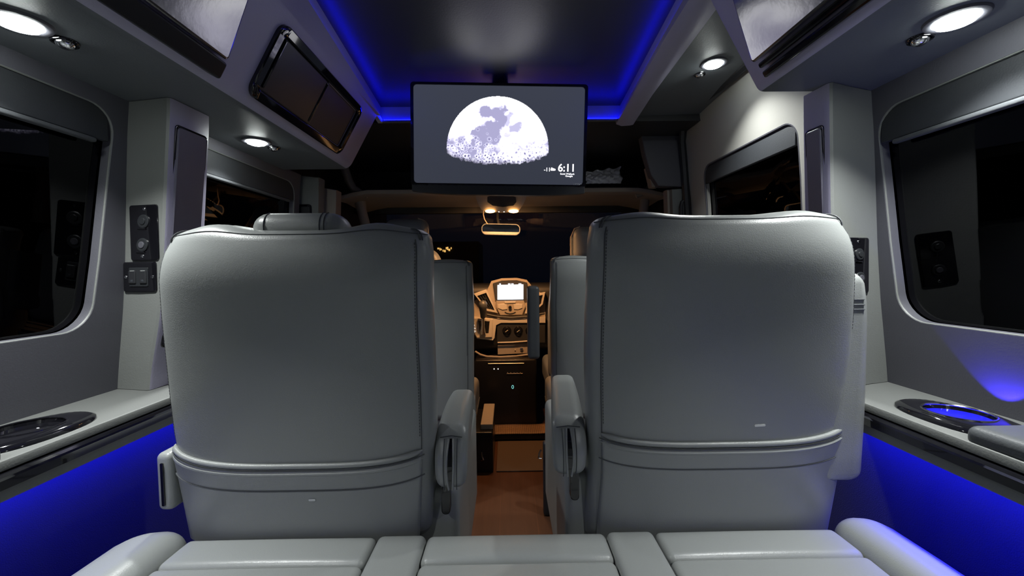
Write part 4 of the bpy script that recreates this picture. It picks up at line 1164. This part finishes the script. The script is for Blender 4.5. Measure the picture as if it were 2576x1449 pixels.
# floor mats and boxes
a = at(1246, 1190, 'Z', .006); b = at(1372, 1190, 'Z', .006)
bm = B(); rbox(bm, (-.05, 2.09, .0005), (.27, 2.46, .008), .003, 3); tag(O('floor_mat', bm, rubber), 'plain brown mat on the aisle floor before the console', 'mat')
bm = B(); rbox(bm, (-.16, 2.40, .0), (.36, 2.47, .0), .001, 1)
bm.free()
t = thing('step', 'raised dark step with a woven brown mat below the console', 'step', (.08, 2.55, 0))
bm = B()
rbox(bm, (-.16, 2.47, .0085), (.275, 2.615, .045), .01, 3); O('step_block', bm, dark_m, t)
bm = B(); grid(bm, 20, 4, lambda u, v: Vector((-.14+.41*u, 2.465+.15*v, .047+.012*u**6+.004*S_(u*4)))); o = O('woven_mat', bm, weave_m, t)
md = o.modifiers.new('thick', 'SOLIDIFY'); md.thickness = .004
# black box by the driver seat
a = at(1187, 1190, 'Z', 0); b = at(1241, 1190, 'Z', 0); zt = at(1210, 1088, 'Y', 2.085).z
t = thing('storage_box', 'black box with a chrome latch on the floor left of the aisle', 'box', (b.x-.08, 2.25, 0))
bm = B(); rbox(bm, (b.x-.21, 2.085, .001), (b.x, 2.45, zt), .008, 2); O('box_body', bm, satin_b, t)
bm = B(); rbox(bm, (b.x-.065, 2.12, zt), (b.x-.001, 2.45, zt+.030), .004, 2); O('box_lid_rim', bm, tanp, t)
bm = B(); tube(bm, [at(1212, 1137, 'Y', 2.08), at(1213, 1147, 'Y', 2.076), at(1216, 1156, 'Y', 2.076), at(1211, 1158, 'Y', 2.08)], .005, 8); O('latch', bm, chrome, t)
t = thing('buckle_bracket', 'black bracket with a chrome hook at the base of the right second-row chair', 'bracket', at(1368, 1180, 'Z', 0))
a = at(1366, 1178, 'Y', 1.72); b = at(1390, 1108, 'Y', 1.72)
bm = B(); rbox(bm, (a.x-.0, 1.70, .0), (a.x+.05, 1.735, b.z), .012, 3); O('bracket_body', bm, dark_m, t)
bm = B(); tube(bm, [at(1361, 1132, 'Y', 1.69), at(1357, 1140, 'Y', 1.69), at(1355, 1152, 'Y', 1.69), at(1362, 1154, 'Y', 1.69)], .004, 8); O('hook', bm, chrome, t)
# small lever at the aisle edge
t = thing('recline_lever', 'small metal lever low beside the left second-row chair', 'lever', at(1183, 1247, 'Z', .03))
bm = B(); tube(bm, [at(1168, 1246, 'Y', 1.80), at(1194, 1247, 'Y', 1.80)], .0045, 8); O('rod', bm, chrome, t)
bm = B(); tube(bm, [at(1168, 1246, 'Y', 1.80), at(1168, 1246, 'Y', 1.80)+Vector((0, 0, -.03)), Vector((at(1168, 1246, 'Y', 1.80).x, 1.80, .0))], .004, 6); O('post', bm, dark_m, t)

# a lit building far off beyond the windscreen
t = thing('distant_building', 'dim building with yellow lit windows far beyond the windscreen', 'building', (-1.6, 12.5, -1))
bm = B(); box(bm, (-9, 12.0, -1), (-.8, 14, 1.85)); O('facade', bm, dark_m, t, smooth=False)
for k in range(9):
    x = 1103+k*4+random.uniform(-1, 1); y = 628+random.uniform(-4, 4); c_ = at(x, y, 'Y', 11.99)
    bm = B(); w_, h_ = random.uniform(.012, .03), random.uniform(.02, .05); box(bm, (c_.x-w_, 11.97, c_.z-h_), (c_.x+w_, 11.99, c_.z+h_)); O('lit_window', bm, houselit, t, smooth=False)
bm = B(); box(bm, (-40, 3.6, -1.05), (40, 60, -1.0)); struct('floor_2', bm, dark_m, 'dark ground outside the van', smooth=False)

# ------------------------------------------------------------------ world and view
w = bpy.data.worlds.new('night'); bpy.context.scene.world = w; w.use_nodes = True
w.node_tree.nodes['Background'].inputs[0].default_value = (.02, .025, .05, 1); w.node_tree.nodes['Background'].inputs[1].default_value = .09
vs = bpy.context.scene.view_settings
vs.view_transform = 'Standard'; vs.look = 'None'; vs.exposure = 0; vs.gamma = 1; vs.use_curve_mapping = False
sc = bpy.context.scene
sc.cycles.adaptive_threshold = .02; sc.cycles.max_bounces = 6; sc.cycles.diffuse_bounces = 4; sc.cycles.glossy_bounces = 3; sc.cycles.transmission_bounces = 4; sc.cycles.transparent_max_bounces = 8
